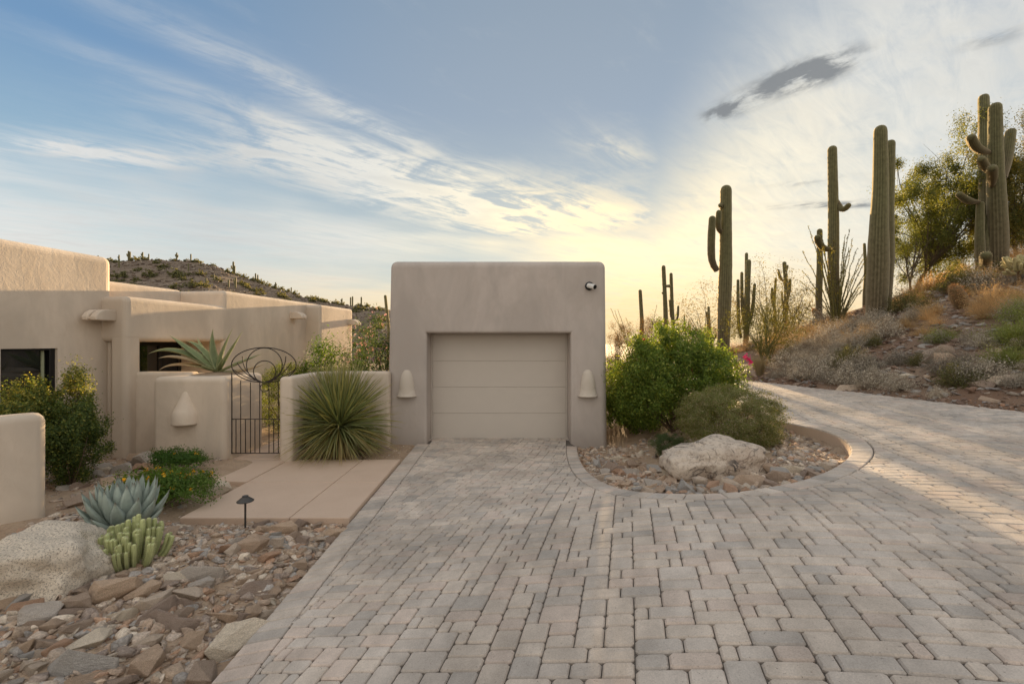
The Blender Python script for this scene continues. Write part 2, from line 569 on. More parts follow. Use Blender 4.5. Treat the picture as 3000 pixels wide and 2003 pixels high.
# ================================================================ terrain
def zd(X, Y):
    """paved surface: level at the garage, climbing to the right and towards the viewer"""
    X, Y = np.asarray(X, float), np.asarray(Y, float)
    t = np.clip(X + 1.85, 0, None)
    lin, cap = .205 * t, .60 + .036 * np.minimum(t, 14)
    k = .16
    h = np.clip(.5 + .5 * (cap - lin) / k, 0, 1)
    base = cap * (1 - h) + lin * h - k * h * (1 - h)
    base = np.where(t > 0, np.maximum(base, 0), 0)
    return base * (1 - sstep(3.0, 8.3, Y) * (1 - sstep(1.6, 5.0, X)))

def hitd(x, y):
    d = np.arange(1.5, 60, .01)
    X, Z = (x - 1500) / F * d, CH - (y - 1001.5) / F * d
    k = np.nonzero(zd(X, d) >= Z)[0]
    i = k[0] if len(k) else len(d) - 1
    return np.array([X[i], d[i]])

# slope right of the road: photo x, y of its foot at the road edge, y of its crest, depth of the crest
_hc = [(1900, 1102, None, 26), (2040, 1104, None, 24), (2100, 1108, 1048, 22), (2170, 1115, 1024, 21), (2300, 1128, 980, 19.5),
       (2400, 1140, 938, 18.5), (2500, 1150, 908, 17.5), (2600, 1162, 878, 17), (2700, 1174, 845, 16.5), (2800, 1186, 808, 16), (2900, 1198, 780, 16), (3000, 1210, 744, 16)]
_th, _r0, _r1, _z1, HEDGE = [], [], [], [], []
for x, ye, yc, d1 in _hc:
    u = (x - 1500) / F
    s = math.hypot(1, u)
    e = hitd(x, ye)
    HEDGE.append(e)
    _th.append(math.atan(u)); _r0.append(e[1] * s); _r1.append(d1 * s)
    _z1.append(0.0 if yc is None else max(0, CH + (1001.5 - yc) / F * d1 - float(zd(u * d1, d1))))
HEDGE = np.array(HEDGE[1:])[::-1]
for th, r0, r1, z1 in ((.95, 11.0, 24.5, 5.0), (1.1, 10.6, 24, 5.4), (1.57, 10.5, 24, 5.6), (2.3, 11, 26, 4), (3.14, 14, 30, 0)):
    _th.append(th); _r0.append(r0); _r1.append(r1); _z1.append(z1)
_fx = [-4000, -1500, -600, -200, 0, 330, 450, 560, 640, 700, 800, 900, 1000, 1130, 1250, 1400, 1520]
_fy = [900, 800, 780, 765, 760, 757, 752, 757, 775, 800, 835, 865, 885, 895, 930, 985, 1003]
_fth = [math.atan((x - 1500) / F) for x in _fx]
_fz = [(CH + (1001.5 - y) / F * 160) if y < 1000 else -5 for y in _fy]

ISL = np.array([hitd(x, y) for x, y in ((1690, 1306), (1692, 1322), (1698, 1345), (1712, 1370), (1738, 1396), (1790, 1424), (1870, 1441), (2000, 1447), (2090, 1445), (2180, 1438), (2300, 1419), (2400, 1390), (2460, 1360), (2490, 1335), (2496, 1312), (2474, 1287),
               (2430, 1266), (2375, 1251), (2310, 1239), (2245, 1225), (2200, 1208), (2170, 1185), (2150, 1160), (2120, 1138), (2080, 1122))])
ISL = np.concatenate([ISL, [ISL[-1] + (-.6, 3), ISL[-1] + (-2.5, 9), ISL[-1] + (-7, 18)]])
def smooth_poly(p, n=1):
    for _ in range(n):
        q = np.empty((2 * len(p), 2))
        q[0] = p[0]; q[-1] = p[-1]
        q[1:-1:2] = .75 * p[:-1] + .25 * p[1:]
        q[2:-1:2] = .25 * p[:-1] + .75 * p[1:]
        p = q
    return p
ISL = smooth_poly(ISL, 2)

def poly_dist(X, Y, poly):
    """signed distance to an open polyline: positive to the right of its direction of travel"""
    X, Y = np.asarray(X, float), np.asarray(Y, float)
    shp = X.shape
    xf, yf = X.ravel(), Y.ravel()
    A, D = poly[:-1], np.diff(poly, axis=0)
    L2 = (D ** 2).sum(1) + 1e-12
    out = np.empty(len(xf))
    for i in range(0, len(xf), 20000):
        x, y = xf[i:i + 20000, None], yf[i:i + 20000, None]
        t = np.clip(((x - A[:, 0]) * D[:, 0] + (y - A[:, 1]) * D[:, 1]) / L2, 0, 1)
        ex, ey = x - A[:, 0] - t * D[:, 0], y - A[:, 1] - t * D[:, 1]
        d2 = ex * ex + ey * ey
        k = d2.argmin(1)
        r = np.arange(len(k))
        out[i:i + 20000] = np.sqrt(d2[r, k]) * np.where(D[k, 0] * ey[r, k] - D[k, 1] * ex[r, k] < 0, 1.0, -1.0)
    return out.reshape(shp)     # ISL runs anticlockwise round the bed: the bed is on its left, negative

def gz(X, Y):
    X, Y = np.asarray(X, float), np.asarray(Y, float)
    th = np.arctan2(X, Y); r = np.hypot(X, Y)
    r0, r1, z1 = np.interp(th, _th, _r0), np.interp(th, _th, _r1), np.interp(th, _th, _z1)
    z1 = np.where(th < _th[0], 0, z1)
    fade = 1 - sstep(60, 150, r)
    t = np.clip((r - r0) / (r1 - r0), 0, None)
    prof = np.where(t < 1, np.clip(t, 0, 1) ** .92, 1 + .25 * np.clip(t - 1, 0, 2))
    hill = z1 * prof * (1 - sstep(70, 190, r))
    hill = hill + np.where(z1 > 0, sstep(0, .12, t), 0) * (vnoise(X, Y, .7, 3, 4) * .36 + vnoise(X, Y, 3.0, 9, 3) * .15) * (1 - sstep(70, 150, r))
    near = zd(X, Y) - .075
    # raised beds left of the drive
    bed = sstep(-1.86, -2.7, X) * sstep(5.0, 4.4, Y) * .12 + sstep(-3.85, -4.6, X) * sstep(4.2, 4.8, Y) * sstep(7.9, 7.2, Y) * .13
    near = near + bed + np.where(X < -1.85, .045 * sstep(-1.85, -2.0, X), 0)
    near = near + vnoise(X, Y, 2.6, 5, 3) * .05 * np.where(X < -1.9, 1, .6)
    # planted island: low behind its kerb, banked up round the boulder
    box = (X > 1) & (Y > 4.2) & (X < 9) & (Y < 34)
    isl = np.zeros(X.shape, bool)
    if box.any():
        di = poly_dist(X[box], Y[box], ISL)
        ii_ = np.zeros(X.shape); ii_[box] = di
        isl[box] = di < 0
        near = np.where(isl, near - .03 - .09 * sstep(3.4, 4.6, X) * sstep(7.5, 6.0, Y) + .09 * np.exp(-((X - 2.5) / 1.1) ** 2 - ((Y - 5.6) / .7) ** 2), near)
    drive = (X > -1.86) & (Y < 9.6) & ~isl & (r < r0)
    near = np.where(drive | ((r < r0) & (X > 2) & ~isl), zd(X, Y) - .10, near)
    z = near * (1 - sstep(30, 60, r)) + hill
    z = z - 6.0 * sstep(40, 130, r) * (1 - np.clip(prof * (z1 > 0), 0, 1))
    fz = np.interp(th, _fth, _fz)
    ft = np.clip((Y - 62) / (160 - 62), 0, None)
    fprof = np.where(ft < 1, np.clip(ft, 0, 1) ** .95, 1 - .35 * sstep(1, 2.2, ft))
    m = (th < _fth[-1]) & (Y > 40)
    fh = np.where(m, np.clip(fz + 5, 0, None) * fprof, 0)
    z = z + fh + np.where(fh > .5, (vnoise(X, Y, .06, 21, 4) * 4.5), 0) * sstep(0, .3, ft) * sstep(1.02, .7, ft)
    return z

def hit(x, y, dmin=3.0, dmax=420.0):
    """where the line of sight through photo position x, y meets the ground"""
    if dmin >= 50:
        d = np.arange(dmin, 200, .6)
        X, Z = (x - 1500) / F * d, CH - (y - 1001.5) / F * d
        g_ = gz(X, d) - Z
        k = np.nonzero(g_ >= 0)[0]
        i = int(k[0]) if len(k) else int(np.argmax(np.where((d > 120) & (d < 172), g_, -1e9)))
        return np.array([X[i], d[i], float(gz(X[i:i + 1], d[i:i + 1])[0])])
    dc = np.arange(dmin, 60, .35)
    kc = np.nonzero(gz((x - 1500) / F * dc, dc) >= CH - (y - 1001.5) / F * dc)[0]
    c0 = dc[kc[0]] if len(kc) else 40.0
    d = np.arange(max(1.5, c0 - .4), c0 + .05, .02) if c0 <= 32 else np.arange(6, 60, .1)
    X, Z = (x - 1500) / F * d, CH - (y - 1001.5) / F * d
    k = np.nonzero(gz(X, d) >= Z)[0]
    if (not len(k) or d[k[0]] > 32) and x > 1900:
        m = (d > 6) & (d < 24)                      # just over the crest: take the nearest ground
        i = int(np.nonzero(m)[0][np.argmax((gz(X, d) - Z)[m])])
    else:
        i = k[0] if len(k) else len(d) - 1
    return np.array([X[i], d[i], float(gz(X[i:i + 1], d[i:i + 1])[0])])

def ground_at(x, y):
    return float(gz(np.array([x]), np.array([y]))[0])

def lines(a, b, step, grow, lim_lo, lim_hi):
    c = list(np.arange(a, b + 1e-6, step))
    s = step
    while c[-1] < lim_hi:
        s = min(s * grow, 60); c.append(c[-1] + s)
    s = step
    while c[0] > lim_lo:
        s = min(s * grow, 60); c.insert(0, c[0] - s)
    return np.array(c)
gx = np.unique(np.concatenate([lines(-8, 26, .16, 1.25, -900, 900), np.arange(-230, 10, 4.0)]))
gy = np.unique(np.concatenate([lines(1.2, 26, .16, 1.2, -60, 1500), np.arange(56, 200, 3.0)]))
GX, GY = np.meshgrid(gx, gy)
GZ = gz(GX, GY)
nx, ny = len(gx), len(gy)
ii, jj = np.meshgrid(np.arange(ny - 1), np.arange(nx - 1), indexing='ij')
a0 = (ii * nx + jj).ravel()
Q = np.stack([a0, a0 + 1, a0 + nx + 1, a0 + nx], 1)
g = single('ground', None, None, np.stack([GX.ravel(), GY.ravel(), GZ.ravel()], 1), Q, M['soil'], smooth=True)
tag(g, 'brown desert soil and stony slopes around the house', kind='structure')

# ================================================================ driveway
LX0, LY0, LX1, LY1 = -1.775, 2.0, -1.905, 8.86      # left edge of the drive
def left_x(y): return LX0 + (LX1 - LX0) * (y - LY0) / (LY1 - LY0)
drv = [(left_x(-3), -3), (left_x(8.88), 8.88), (-1.73, 8.88), (-1.73, 9.42), (1.2, 9.42), (1.2, 8.9)] + [tuple(p) for p in ISL[1:]]
drv_r = [(16.0, 30)] + [tuple(p) for p in HEDGE[::-1]] + [(9.3, 5.5), (9.9, 2), (9.9, -3)]
# base sheet of the paving: strips between the left and right edge, following the climb
from mathutils.geometry import tessellate_polygon, delaunay_2d_cdt
outline = [Vector(p) for p in (drv + [(HEDGE[0][0] * 0 + HEDGE[-1][0], HEDGE[-1][1])] + [tuple(p) for p in HEDGE[::-1]] + drv_r[-3:])][::-1]
gpts = [Vector((x, y)) for x in np.arange(-1.7, 10, .4) for y in np.arange(-2.9, 14, .4)]
no = len(outline)
vo, eo_, fo, *_ = delaunay_2d_cdt(outline + gpts, [(i, (i + 1) % no) for i in range(no)], [list(range(no))], 2, 1e-5)
va = np.array([(v.x, v.y) for v in vo])
DRIVE = single('driveway', None, None, np.column_stack([va, zd(va[:, 0], va[:, 1]) - .019]), [list(f) for f in fo], M['sand'])
tag(DRIVE, 'grey and tan block-paved driveway curving up to the right', kind='structure')

def inset(poly, d):
    """shrink a convex counter-clockwise polygon"""
    n = len(poly)
    out = []
    for i in range(n):
        p0, p1, p2 = poly[i - 1], poly[i], poly[(i + 1) % n]
        e1, e2 = p1 - p0, p2 - p1
        e1 = e1 / (math.hypot(*e1) + 1e-9); e2 = e2 / (math.hypot(*e2) + 1e-9)
        n1, n2 = np.array([-e1[1], e1[0]]), np.array([-e2[1], e2[0]])
        b = n1 + n2
        k = d / max(.35, 1 + float(n1 @ n2))
        out.append(p1 + b * k)
    return out

def area(poly):
    return .5 * sum(a[0] * b[1] - a[1] * b[0] for a, b in zip(poly, poly[1:] + poly[:1]))

def chamfer(poly, c):
    out = []
    n = len(poly)
    for i in range(n):
        p0, p1, p2 = poly[i - 1], poly[i], poly[(i + 1) % n]
        a, b = p0 - p1, p2 - p1
        la, lb = math.hypot(*a), math.hypot(*b)
        ci = min(c, la * .3, lb * .3)
        q1, q2 = p1 + a / la * ci, p1 + b / lb * ci
        out += [q1, q2]
    return out

def paver_mesh(poly, cor, rnd, h=0.0):
    """one tumbled paving block"""
    if area(poly) < 0: poly = poly[::-1]
    p = inset(poly, .0028)
    if len(p) <= 5: p = chamfer(p, cor)
    q = inset(p, .008)
    n = len(p)
    tx, ty = rnd.uniform(-.006, .006), rnd.uniform(-.006, .006)
    c = sum(p) / n
    V = np.array([(x, y, -.041) for x, y in p] + [(x, y, -.010 + h) for x, y in p] + [(x, y, h + (x - c[0]) * tx + (y - c[1]) * ty) for x, y in q])
    e_ = .05
    z0 = zd(np.array([c[0], c[0] + e_, c[0]]), np.array([c[1], c[1], c[1] + e_]))
    V[:, 2] += z0[0] + (V[:, 0] - c[0]) * (z0[1] - z0[0]) / e_ + (V[:, 1] - c[1]) * (z0[2] - z0[0]) / e_
    Fs = []
    for k in (0, n):
        for i in range(n):
            j = (i + 1) % n
            Fs.append([k + i, k + j, k + n + j, k + n + i])
    Fs.append([2 * n + i for i in range(n)])
    return np.array(V), Fs

def paver_col(x, y, rnd):
    reg = float(vnoise(np.array([x]), np.array([y]), .75, 31, 3)[0])
    v = rnd.random() * .55 + (reg + .5) * .55
    warm = (.555, .475, .40); grey = (.515, .45, .39); dark = (.45, .40, .352); pink = (.545, .45, .38)
    c = np.array(warm if v > .52 else grey if v > .30 else dark)
    if rnd.random() < .16: c = np.array(pink)
    if rnd.random() < .07: c = np.array(dark)
    return c * rnd.uniform(.92, 1.08)

PR = random.Random(3)
pav = []      # (polygon, corner)
bord = []
# left border course
y = 1.2
while y < 8.82:
    h_ = .118 * PR.uniform(.97, 1.03)
    y1 = min(y + h_, 8.84)
    bord.append([np.array((left_x(y), y)), np.array((left_x(y) + .255, y)), np.array((left_x(y1) + .255, y1)), np.array((left_x(y1), y1))])
    y = y1
# ring course round the planted island
seg = np.hypot(*np.diff(ISL, axis=0).T)
cum = np.concatenate([[0], np.cumsum(seg)])
def isl_at(s):
    i = min(np.searchsorted(cum, s, 'right') - 1, len(seg) - 1)
    t = (s - cum[i]) / seg[i]
    p = ISL[i] * (1 - t) + ISL[i + 1] * t
    s0, s1 = max(0, s - .15), min(cum[-1], s + .15)
    def raw(q):
        k = min(np.searchsorted(cum, q, 'right') - 1, len(seg) - 1)
        w = (q - cum[k]) / seg[k]
        return ISL[k] * (1 - w) + ISL[k + 1] * w
    d = raw(s1) - raw(s0)
    d /= math.hypot(*d)
    return p, np.array([d[1], -d[0]])
RW = .205
s = .02
while True:
    ds = .15 * PR.uniform(.97, 1.03)
    if s + ds > 17: break
    p0, n0 = isl_at(s); p1, n1 = isl_at(s + ds)
    w_ = RW
    bord.append([p0 - n0 * .0, p0 + n0 * w_, p1 + n1 * w_, p1 - n1 * .0])
    s += ds
# ashlar field on a fine grid, turned clockwise against the garage
UX, UY = .077, .051
FA = math.atan(.262)
ex, ey = np.array((math.cos(FA), -math.sin(FA))), np.array((math.sin(FA), math.cos(FA)))
fo_ = np.array((-1.8, .6))
NX0, NXF, NYF = -int(2.6 / UX), int(11.5 / UX), int(16.0 / UY)
cells = [(r_, c_) for r_ in range(-int(2.4 / UY), NYF) for c_ in range(NX0, NXF)]
R0, C0 = -int(2.4 / UY), NX0
occ = np.ones((NYF - R0, NXF - C0), bool)
rr_, cc_ = np.meshgrid(np.arange(R0, NYF), np.arange(C0, NXF), indexing='ij')
CXX = fo_[0] + (cc_ + .5) * UX * ex[0] + (rr_ + .5) * UY * ey[0]
CYY = fo_[1] + (cc_ + .5) * UX * ex[1] + (rr_ + .5) * UY * ey[1]
view = (CYY > .5) & (CYY < 15) & (CXX > left_x(CYY) + .17) & (CXX < CYY * 1.19 + 3.2) & (CXX < 9.4)
dI = np.full(CXX.shape, -1.0); dH = np.full(CXX.shape, 1.0)
dI[view] = poly_dist(CXX[view], CYY[view], ISL)
dH[view] = poly_dist(CXX[view], CYY[view], np.concatenate([[(9.9, 2), (9.3, 5.5)], HEDGE]))
inside = view & (dI > RW - .12) & ((CYY < 8.7) | (CXX > 3) | ((CXX < 1.3) & (CXX > -1.75) & (CYY < 9.42)))
inside &= (dH < .12)
occ = ~inside
SZ = [(2, 3), (2, 2), (3, 2), (1, 2), (2, 1), (3, 3)]
WT = [3.5, 7.5, 11, 1.0, .5, .8]
nr_, nc_ = occ.shape
gid = np.zeros(occ.shape, int)
def free(r_, c_, w_, h_):
    return r_ + h_ <= nr_ and c_ + w_ <= nc_ and not occ[r_:r_ + h_, c_:c_ + w_].any()
for r_ in range(nr_):
    row = np.nonzero(~occ[r_])[0]
    for c_ in row:
        if occ[r_, c_]: continue
        opts = [(sz, k) for sz, k in zip(SZ, WT) if free(r_, c_, *sz)]
        if opts and r_ > 0:
            # break joints: avoid lining up with the joint below
            opts = [(sz, k * (.04 if c_ + sz[0] < nc_ and gid[r_ - 1, c_ + sz[0] - 1] != gid[r_ - 1, c_ + sz[0]] else 1)) for sz, k in opts]
        if opts:
            # do not leave one-unit slots beside the block
            good = [(sz, k) for sz, k in opts if not (c_ + sz[0] < nc_ and not occ[r_, c_ + sz[0]] and (c_ + sz[0] + 1 >= nc_ or occ[r_, c_ + sz[0] + 1]))]
            opts = good or opts
            (w_, h_) = PR.choices([o[0] for o in opts], [o[1] for o in opts])[0]
        else:
            w_ = h_ = 1
        occ[r_:r_ + h_, c_:c_ + w_] = True
        gid[r_:r_ + h_, c_:c_ + w_] = len(pav) + 1
        a_, b_ = (c_ + C0) * UX, (r_ + R0) * UY
        pav.append([fo_ + ex * (a_ + i * w_ * UX) + ey * (b_ + j * h_ * UY) for i, j in ((0, 0), (1, 0), (1, 1), (0, 1))])

def clip_half(poly, p, n):
    out = []
    for i in range(len(poly)):
        a, b = poly[i], poly[(i + 1) % len(poly)]
        da, db = float((a - p) @ n), float((b - p) @ n)
        if da >= 0: out.append(a)
        if (da >= 0) != (db >= 0):
            out.append(a + (b - a) * da / (da - db))
    return out
cent = np.array([sum(p) / 4 for p in pav])
dcen = poly_dist(cent[:, 0], cent[:, 1], ISL)
field = []
for k, p in enumerate(pav):
    c = cent[k]
    if c[1] < 9.2 and c[0] < -1.0:
        p = clip_half(p, np.array((left_x(c[1]) + .257, c[1])), np.array((1.0, .0)))
    if len(p) > 2 and dcen[k] < .6 and (c[1] > 3.9 and c[0] > .4):
        j = int(np.argmin(np.hypot(*(ISL - c).T)))
        sj = cum[min(j, len(cum) - 1)]
        q, n = isl_at(min(sj, cum[-1] - .2))
        # foot of the perpendicular, refined
        t_ = np.array([-n[1], n[0]])
        q, n = isl_at(float(np.clip(sj + (c - q) @ t_, 0, cum[-1] - .2)))
        p = clip_half(p, q + n * (RW + .002), n)
    if len(p) < 3 or abs(area(p)) < .0012: continue
    field.append(p)
def shown(p):
    c = sum(p) / len(p)
    u, v = c[0] / c[1] * F, (CH - float(zd(c[0], c[1]))) / c[1] * F
    if abs(u) > 1530 or v > 1030: return 0
    hid = c[1] > 9
    return 0 if hid else abs(area(p)) / c[1] ** 3
field.sort(key=shown, reverse=True)
def add_pavers(lst, name, lim, cor):
    rest = []
    for k, p in enumerate(lst):
        c = sum(p) / len(p)
        V, Fs = paver_mesh(p, PR.uniform(*cor), PR, PR.uniform(-.003, .002))
        cc = paver_col(c[0], c[1], PR)
        if k < lim:
            part(DRIVE, name, V, Fs, M['paver'], col=cc)
        else:
            rest.append((V, Fs, cc))
    if rest:
        V, Fs, C = merge(rest)
        part(DRIVE, name + 's', V, Fs, M['paver'], col=C, kind='stuff')
add_pavers(field, 'paver', 300, (.008, .018))
bord.sort(key=shown, reverse=True)
add_pavers(bord, 'border_paver', 200, (.006, .012))
# kerb face on the inside of the ring, towards the low soil of the island
kp = [isl_at(s_) for s_ in np.arange(.4, 16, .15)]
V = [(p[0] - n[0] * .004, p[1] - n[1] * .004, z_) for p, n in kp for z_ in (float(zd(*p)) - .30, float(zd(*p)) - .015)] + [(p[0] + n[0] * .03, p[1] + n[1] * .03, z_) for p, n in kp for z_ in (float(zd(*p)) - .30, float(zd(*p)) - .015)]
nk = len(kp)
Fs = [[2 * i, 2 * i + 1, 2 * i + 3, 2 * i + 2] for i in range(nk - 1)] + [[2 * i + 1, 2 * nk + 2 * i + 1, 2 * nk + 2 * i + 3, 2 * i + 3] for i in range(nk - 1)]
part(DRIVE, 'kerb', V, Fs, M['concrete'])

# ================================================================ concrete walk to the gate
PATH = tag(put('concrete_path', None, loc=(-2.8, 6.2, 0)), 'tan concrete walk of scored slabs leading from driveway to gate', kind='structure')
ORG[PATH.name] = np.array((-2.8, 6.2, 0))
def slab(x0, x1, y0, y1, z=.045, cut=None):
    bm = bmesh.new()
    pts = [(x0, y0), (x1, y0), (x1, y1), (x0, y1)] if cut is None else cut
    lo = [bm.verts.new((x, y, -.12)) for x, y in pts]
    up = [bm.verts.new((x, y, z)) for x, y in pts]
    bm.faces.new(up); bm.faces.new(lo[::-1])
    n = len(pts)
    for i in range(n):
        bm.faces.new([lo[i], lo[(i + 1) % n], up[(i + 1) % n], up[i]])
    bmesh.ops.bevel(bm, geom=[e for e in bm.edges if all(v in up for v in e.verts)], offset=.012, segments=2, profile=.5, affect='EDGES')
    V, Fs = from_bm(bm)
    part(PATH, 'slab', V, Fs, M['concrete'])
J = .005
slab(-3.76, -2.52 - J, 5.02, 6.29 - J)
slab(-2.52 + J, -1.835, 5.02, 6.29 - J, cut=[(-2.52 + J, 5.02), (left_x(5) - .012, 5.02), (left_x(6.29) - .012, 6.29 - J), (-2.52 + J, 6.29 - J)])
slab(-3.76, -2.52 - J, 6.29 + J, 7.5)
slab(0, 0, 0, 0, cut=[(-2.52 + J, 6.29 + J), (left_x(6.3) - .012, 6.29 + J), (left_x(7.5) - .012, 7.5), (-2.52 + J, 7.5)])
slab(0, 0, 0, 0, .052, cut=[(-4.62, 6.38), (-3.76 - 2 * J, 6.29), (-3.76 - 2 * J, 7.5), (-4.73, 7.5)])
slab(-4.73, -3.86, 7.5 + 2 * J, 9.4, .06)

# ================================================================ garage
GAR = thing('garage', 'square tan stucco garage with rounded corners and wide panelled door', 'garage', (-.3, 8.9, 0))
def garage_shell():
    bm = bmesh.new()
    prof = [(-2.53, -.3), (-2.45, 3.66), (1.885, 3.66), (1.925, -.3), (1.18, -.3), (1.178, 2.21), (-1.711, 2.21), (-1.712, -.3)]
    y0, y1 = 8.9, 15.6
    f0 = [bm.verts.new((x, y0, z)) for x, z in prof]
    f1 = [bm.verts.new((x, y1, z)) for x, z in prof]
    n = len(prof)
    bm.faces.new(f0); bm.faces.new(f1[::-1])
    for i in range(n):
        bm.faces.new([f0[(i + 1) % n], f0[i], f1[i], f1[(i + 1) % n]])
    bmesh.ops.recalc_face_normals(bm, faces=bm.faces[:])
    bm.edges.ensure_lookup_table()
    def key(e): return {tuple(round(c, 3) for c in v.co) for v in e.verts}
    outer = {(x, z) for x, z in prof[:4]}
    inner = {(x, z) for x, z in prof[4:]}
    eo = [e for e in bm.edges if all((round(v.co.x, 3), round(v.co.z, 3)) in {(round(a, 3), round(b, 3)) for a, b in outer} for v in e.verts) and not all(v.co.z < 0 and True for v in e.verts)]
    ei = [e for e in bm.edges if all((round(v.co.x, 3), round(v.co.z, 3)) in {(round(a, 3), round(b, 3)) for a, b in inner} for v in e.verts) and all(v.co.y < 9 for v in e.verts)]
    bmesh.ops.bevel(bm, geom=ei, offset=.045, segments=3, profile=.5, affect='EDGES')
    eo = [e for e in bm.edges if e.is_valid and all((round(v.co.x, 3), round(v.co.z, 3)) in {(round(a, 3), round(b, 3)) for a, b in outer} for v in e.verts) and not all(v.co.z < 0 for v in e.verts)]
    bmesh.ops.bevel(bm, geom=eo, offset=.13, segments=5, profile=.5, affect='EDGES')
    return from_bm(bm)
V, Fs = garage_shell()
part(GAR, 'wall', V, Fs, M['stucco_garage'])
DOOR = part(GAR, 'garage_door', *rbox(-1.70, 1.17, 9.4035, 9.50, -.1, 2.3, 0), M['door'])
for k in range(4):
    z0 = -.028 + k * .553
    part(DOOR, 'door_panel', *rbox(-1.675, 1.14, 9.392, 9.403, z0 + .003, z0 + .551, .003, 1, True), M['door'], label='flush tan horizontal door panel')
part(DOOR, 'bottom_seal', *rbox(-1.675, 1.14, 9.39, 9.403, -.047, -.026, 0), M['black'])
for xx in (-1.708, 1.146):
    part(DOOR, 'jamb_trim', *rbox(xx, xx + .028, 9.365, 9.4025, -.045, 2.2, .004, 1), M['door'])

def sconce(parent, c, w, h, dep, mat, tip=.12, taper=.55):
    """half-round plaster light shade melting into the wall; c = middle of its bottom edge on the wall"""
    prof = [(0, 1.0), (.02, 1.0), (.05, .92), (.12, .80), (.3, .74), (.5, .70), (.66, .62), (.8, .50), (.9, .36), (.97, .18), (1, .0)] if taper > .5 else \
           [(0, 1.0), (.03, 1.0), (.18, .98), (.34, .94), (.40, .84), (.6, .56), (.8, .30), (.93, .12), (1.0, .0)]
    na = 15
    V, Fs = [], []
    for t, k in prof:
        for i in range(na):
            a = math.pi * i / (na - 1)
            V.append((c[0] - math.cos(a) * w / 2 * (k * .9 + .1 * (k > 0)), c[1] + .012 - math.sin(a) * dep * k - .012 * 0, c[2] + t * h))
    n = len(prof)
    for i in range(n - 1):
        for j in range(na - 1):
            a = i * na + j
            Fs.append([a, a + 1, a + na + 1, a + na])
    # inner shell so that the open underside has thickness
    m = len(V)
    for j in range(na):
        a = math.pi * j / (na - 1)
        V.append((c[0] - math.cos(a) * w / 2 * .88, c[1] + .012 - math.sin(a) * dep * .86, c[2] + .002))
        V.append((c[0] - math.cos(a) * w / 2 * .8, c[1] + .012 - math.sin(a) * dep * .7, c[2] + h * .3))
    for j in range(na - 1):
        Fs.append([j + 1, j, m + 2 * j, m + 2 * j + 2])
        Fs.append([m + 2 * j, m + 2 * j + 1, m + 2 * j + 3, m + 2 * j + 2])
    return part(parent, 'wall_sconce', V, Fs, mat, smooth=True)
M['sconce'] = m_stucco('daylit_sconce_plaster', (.56, .495, .42), .05, .2)  # wall stucco made paler, daylight on the sconces put into the colour
for x_ in (1192, 1722):
    p = P(x_, 1161, 8.9)
    sconce(GAR, p, .40, .54, .17, M['sconce'])
# security camera
p = P(1726, 838, 8.9)
CAMT = thing('security_camera', 'small black and white security camera on upper right of garage', 'camera', p)
V, Fs = tube([p + (0, .01, 0), p + (0, -.03, 0), p + (0, -.045, 0)], [.085, .085, .06], 20)
part(CAMT, 'mount', V, Fs, M['black'])
d_ = np.array((.55, -.78, -.25)); d_ /= np.linalg.norm(d_)
q = p + (0, -.05, .0)
V, Fs = tube([p + (0, -.03, 0), q], .022, 10)
part(CAMT, 'bracket', V, Fs, M['black'])
V, Fs = tube([q - d_ * .03, q + d_ * .15], .05, 16)
hb = part(CAMT, 'housing', V, Fs, M['white'])
V, Fs = tube([q + d_ * .148, q + d_ * .158], .043, 16)
part(hb, 'lens', V, Fs, M['black'])

# ================================================================ house
HO = np.array((-6.63, 7.62)); HA = np.array((.1386, .9903)); HN = np.array((.9903, -.1386))
def hx(V):
    """house frame (s along the wall, t out of the wall, z) to world"""
    V = np.asarray(V, float)
    xy = HO + V[:, :1] * HA + V[:, 1:2] * HN
    return np.column_stack([xy, V[:, 2]])
HOUSE = thing('house', 'low tan stucco house with stepped parapets and raking evening light', 'house', (-7.0, 8.0, 0))
def hbox(name, s0, s1, t0, t1, z0, z1, r=.1, mat='stucco', **k):
    V, Fs = rbox(s0, s1, t0, t1, z0, z1, r, xf=hx, **k)
    Fs = [f[::-1] for f in Fs]          # the house frame is left-handed
    return part(HOUSE, name, V, Fs, M[mat])

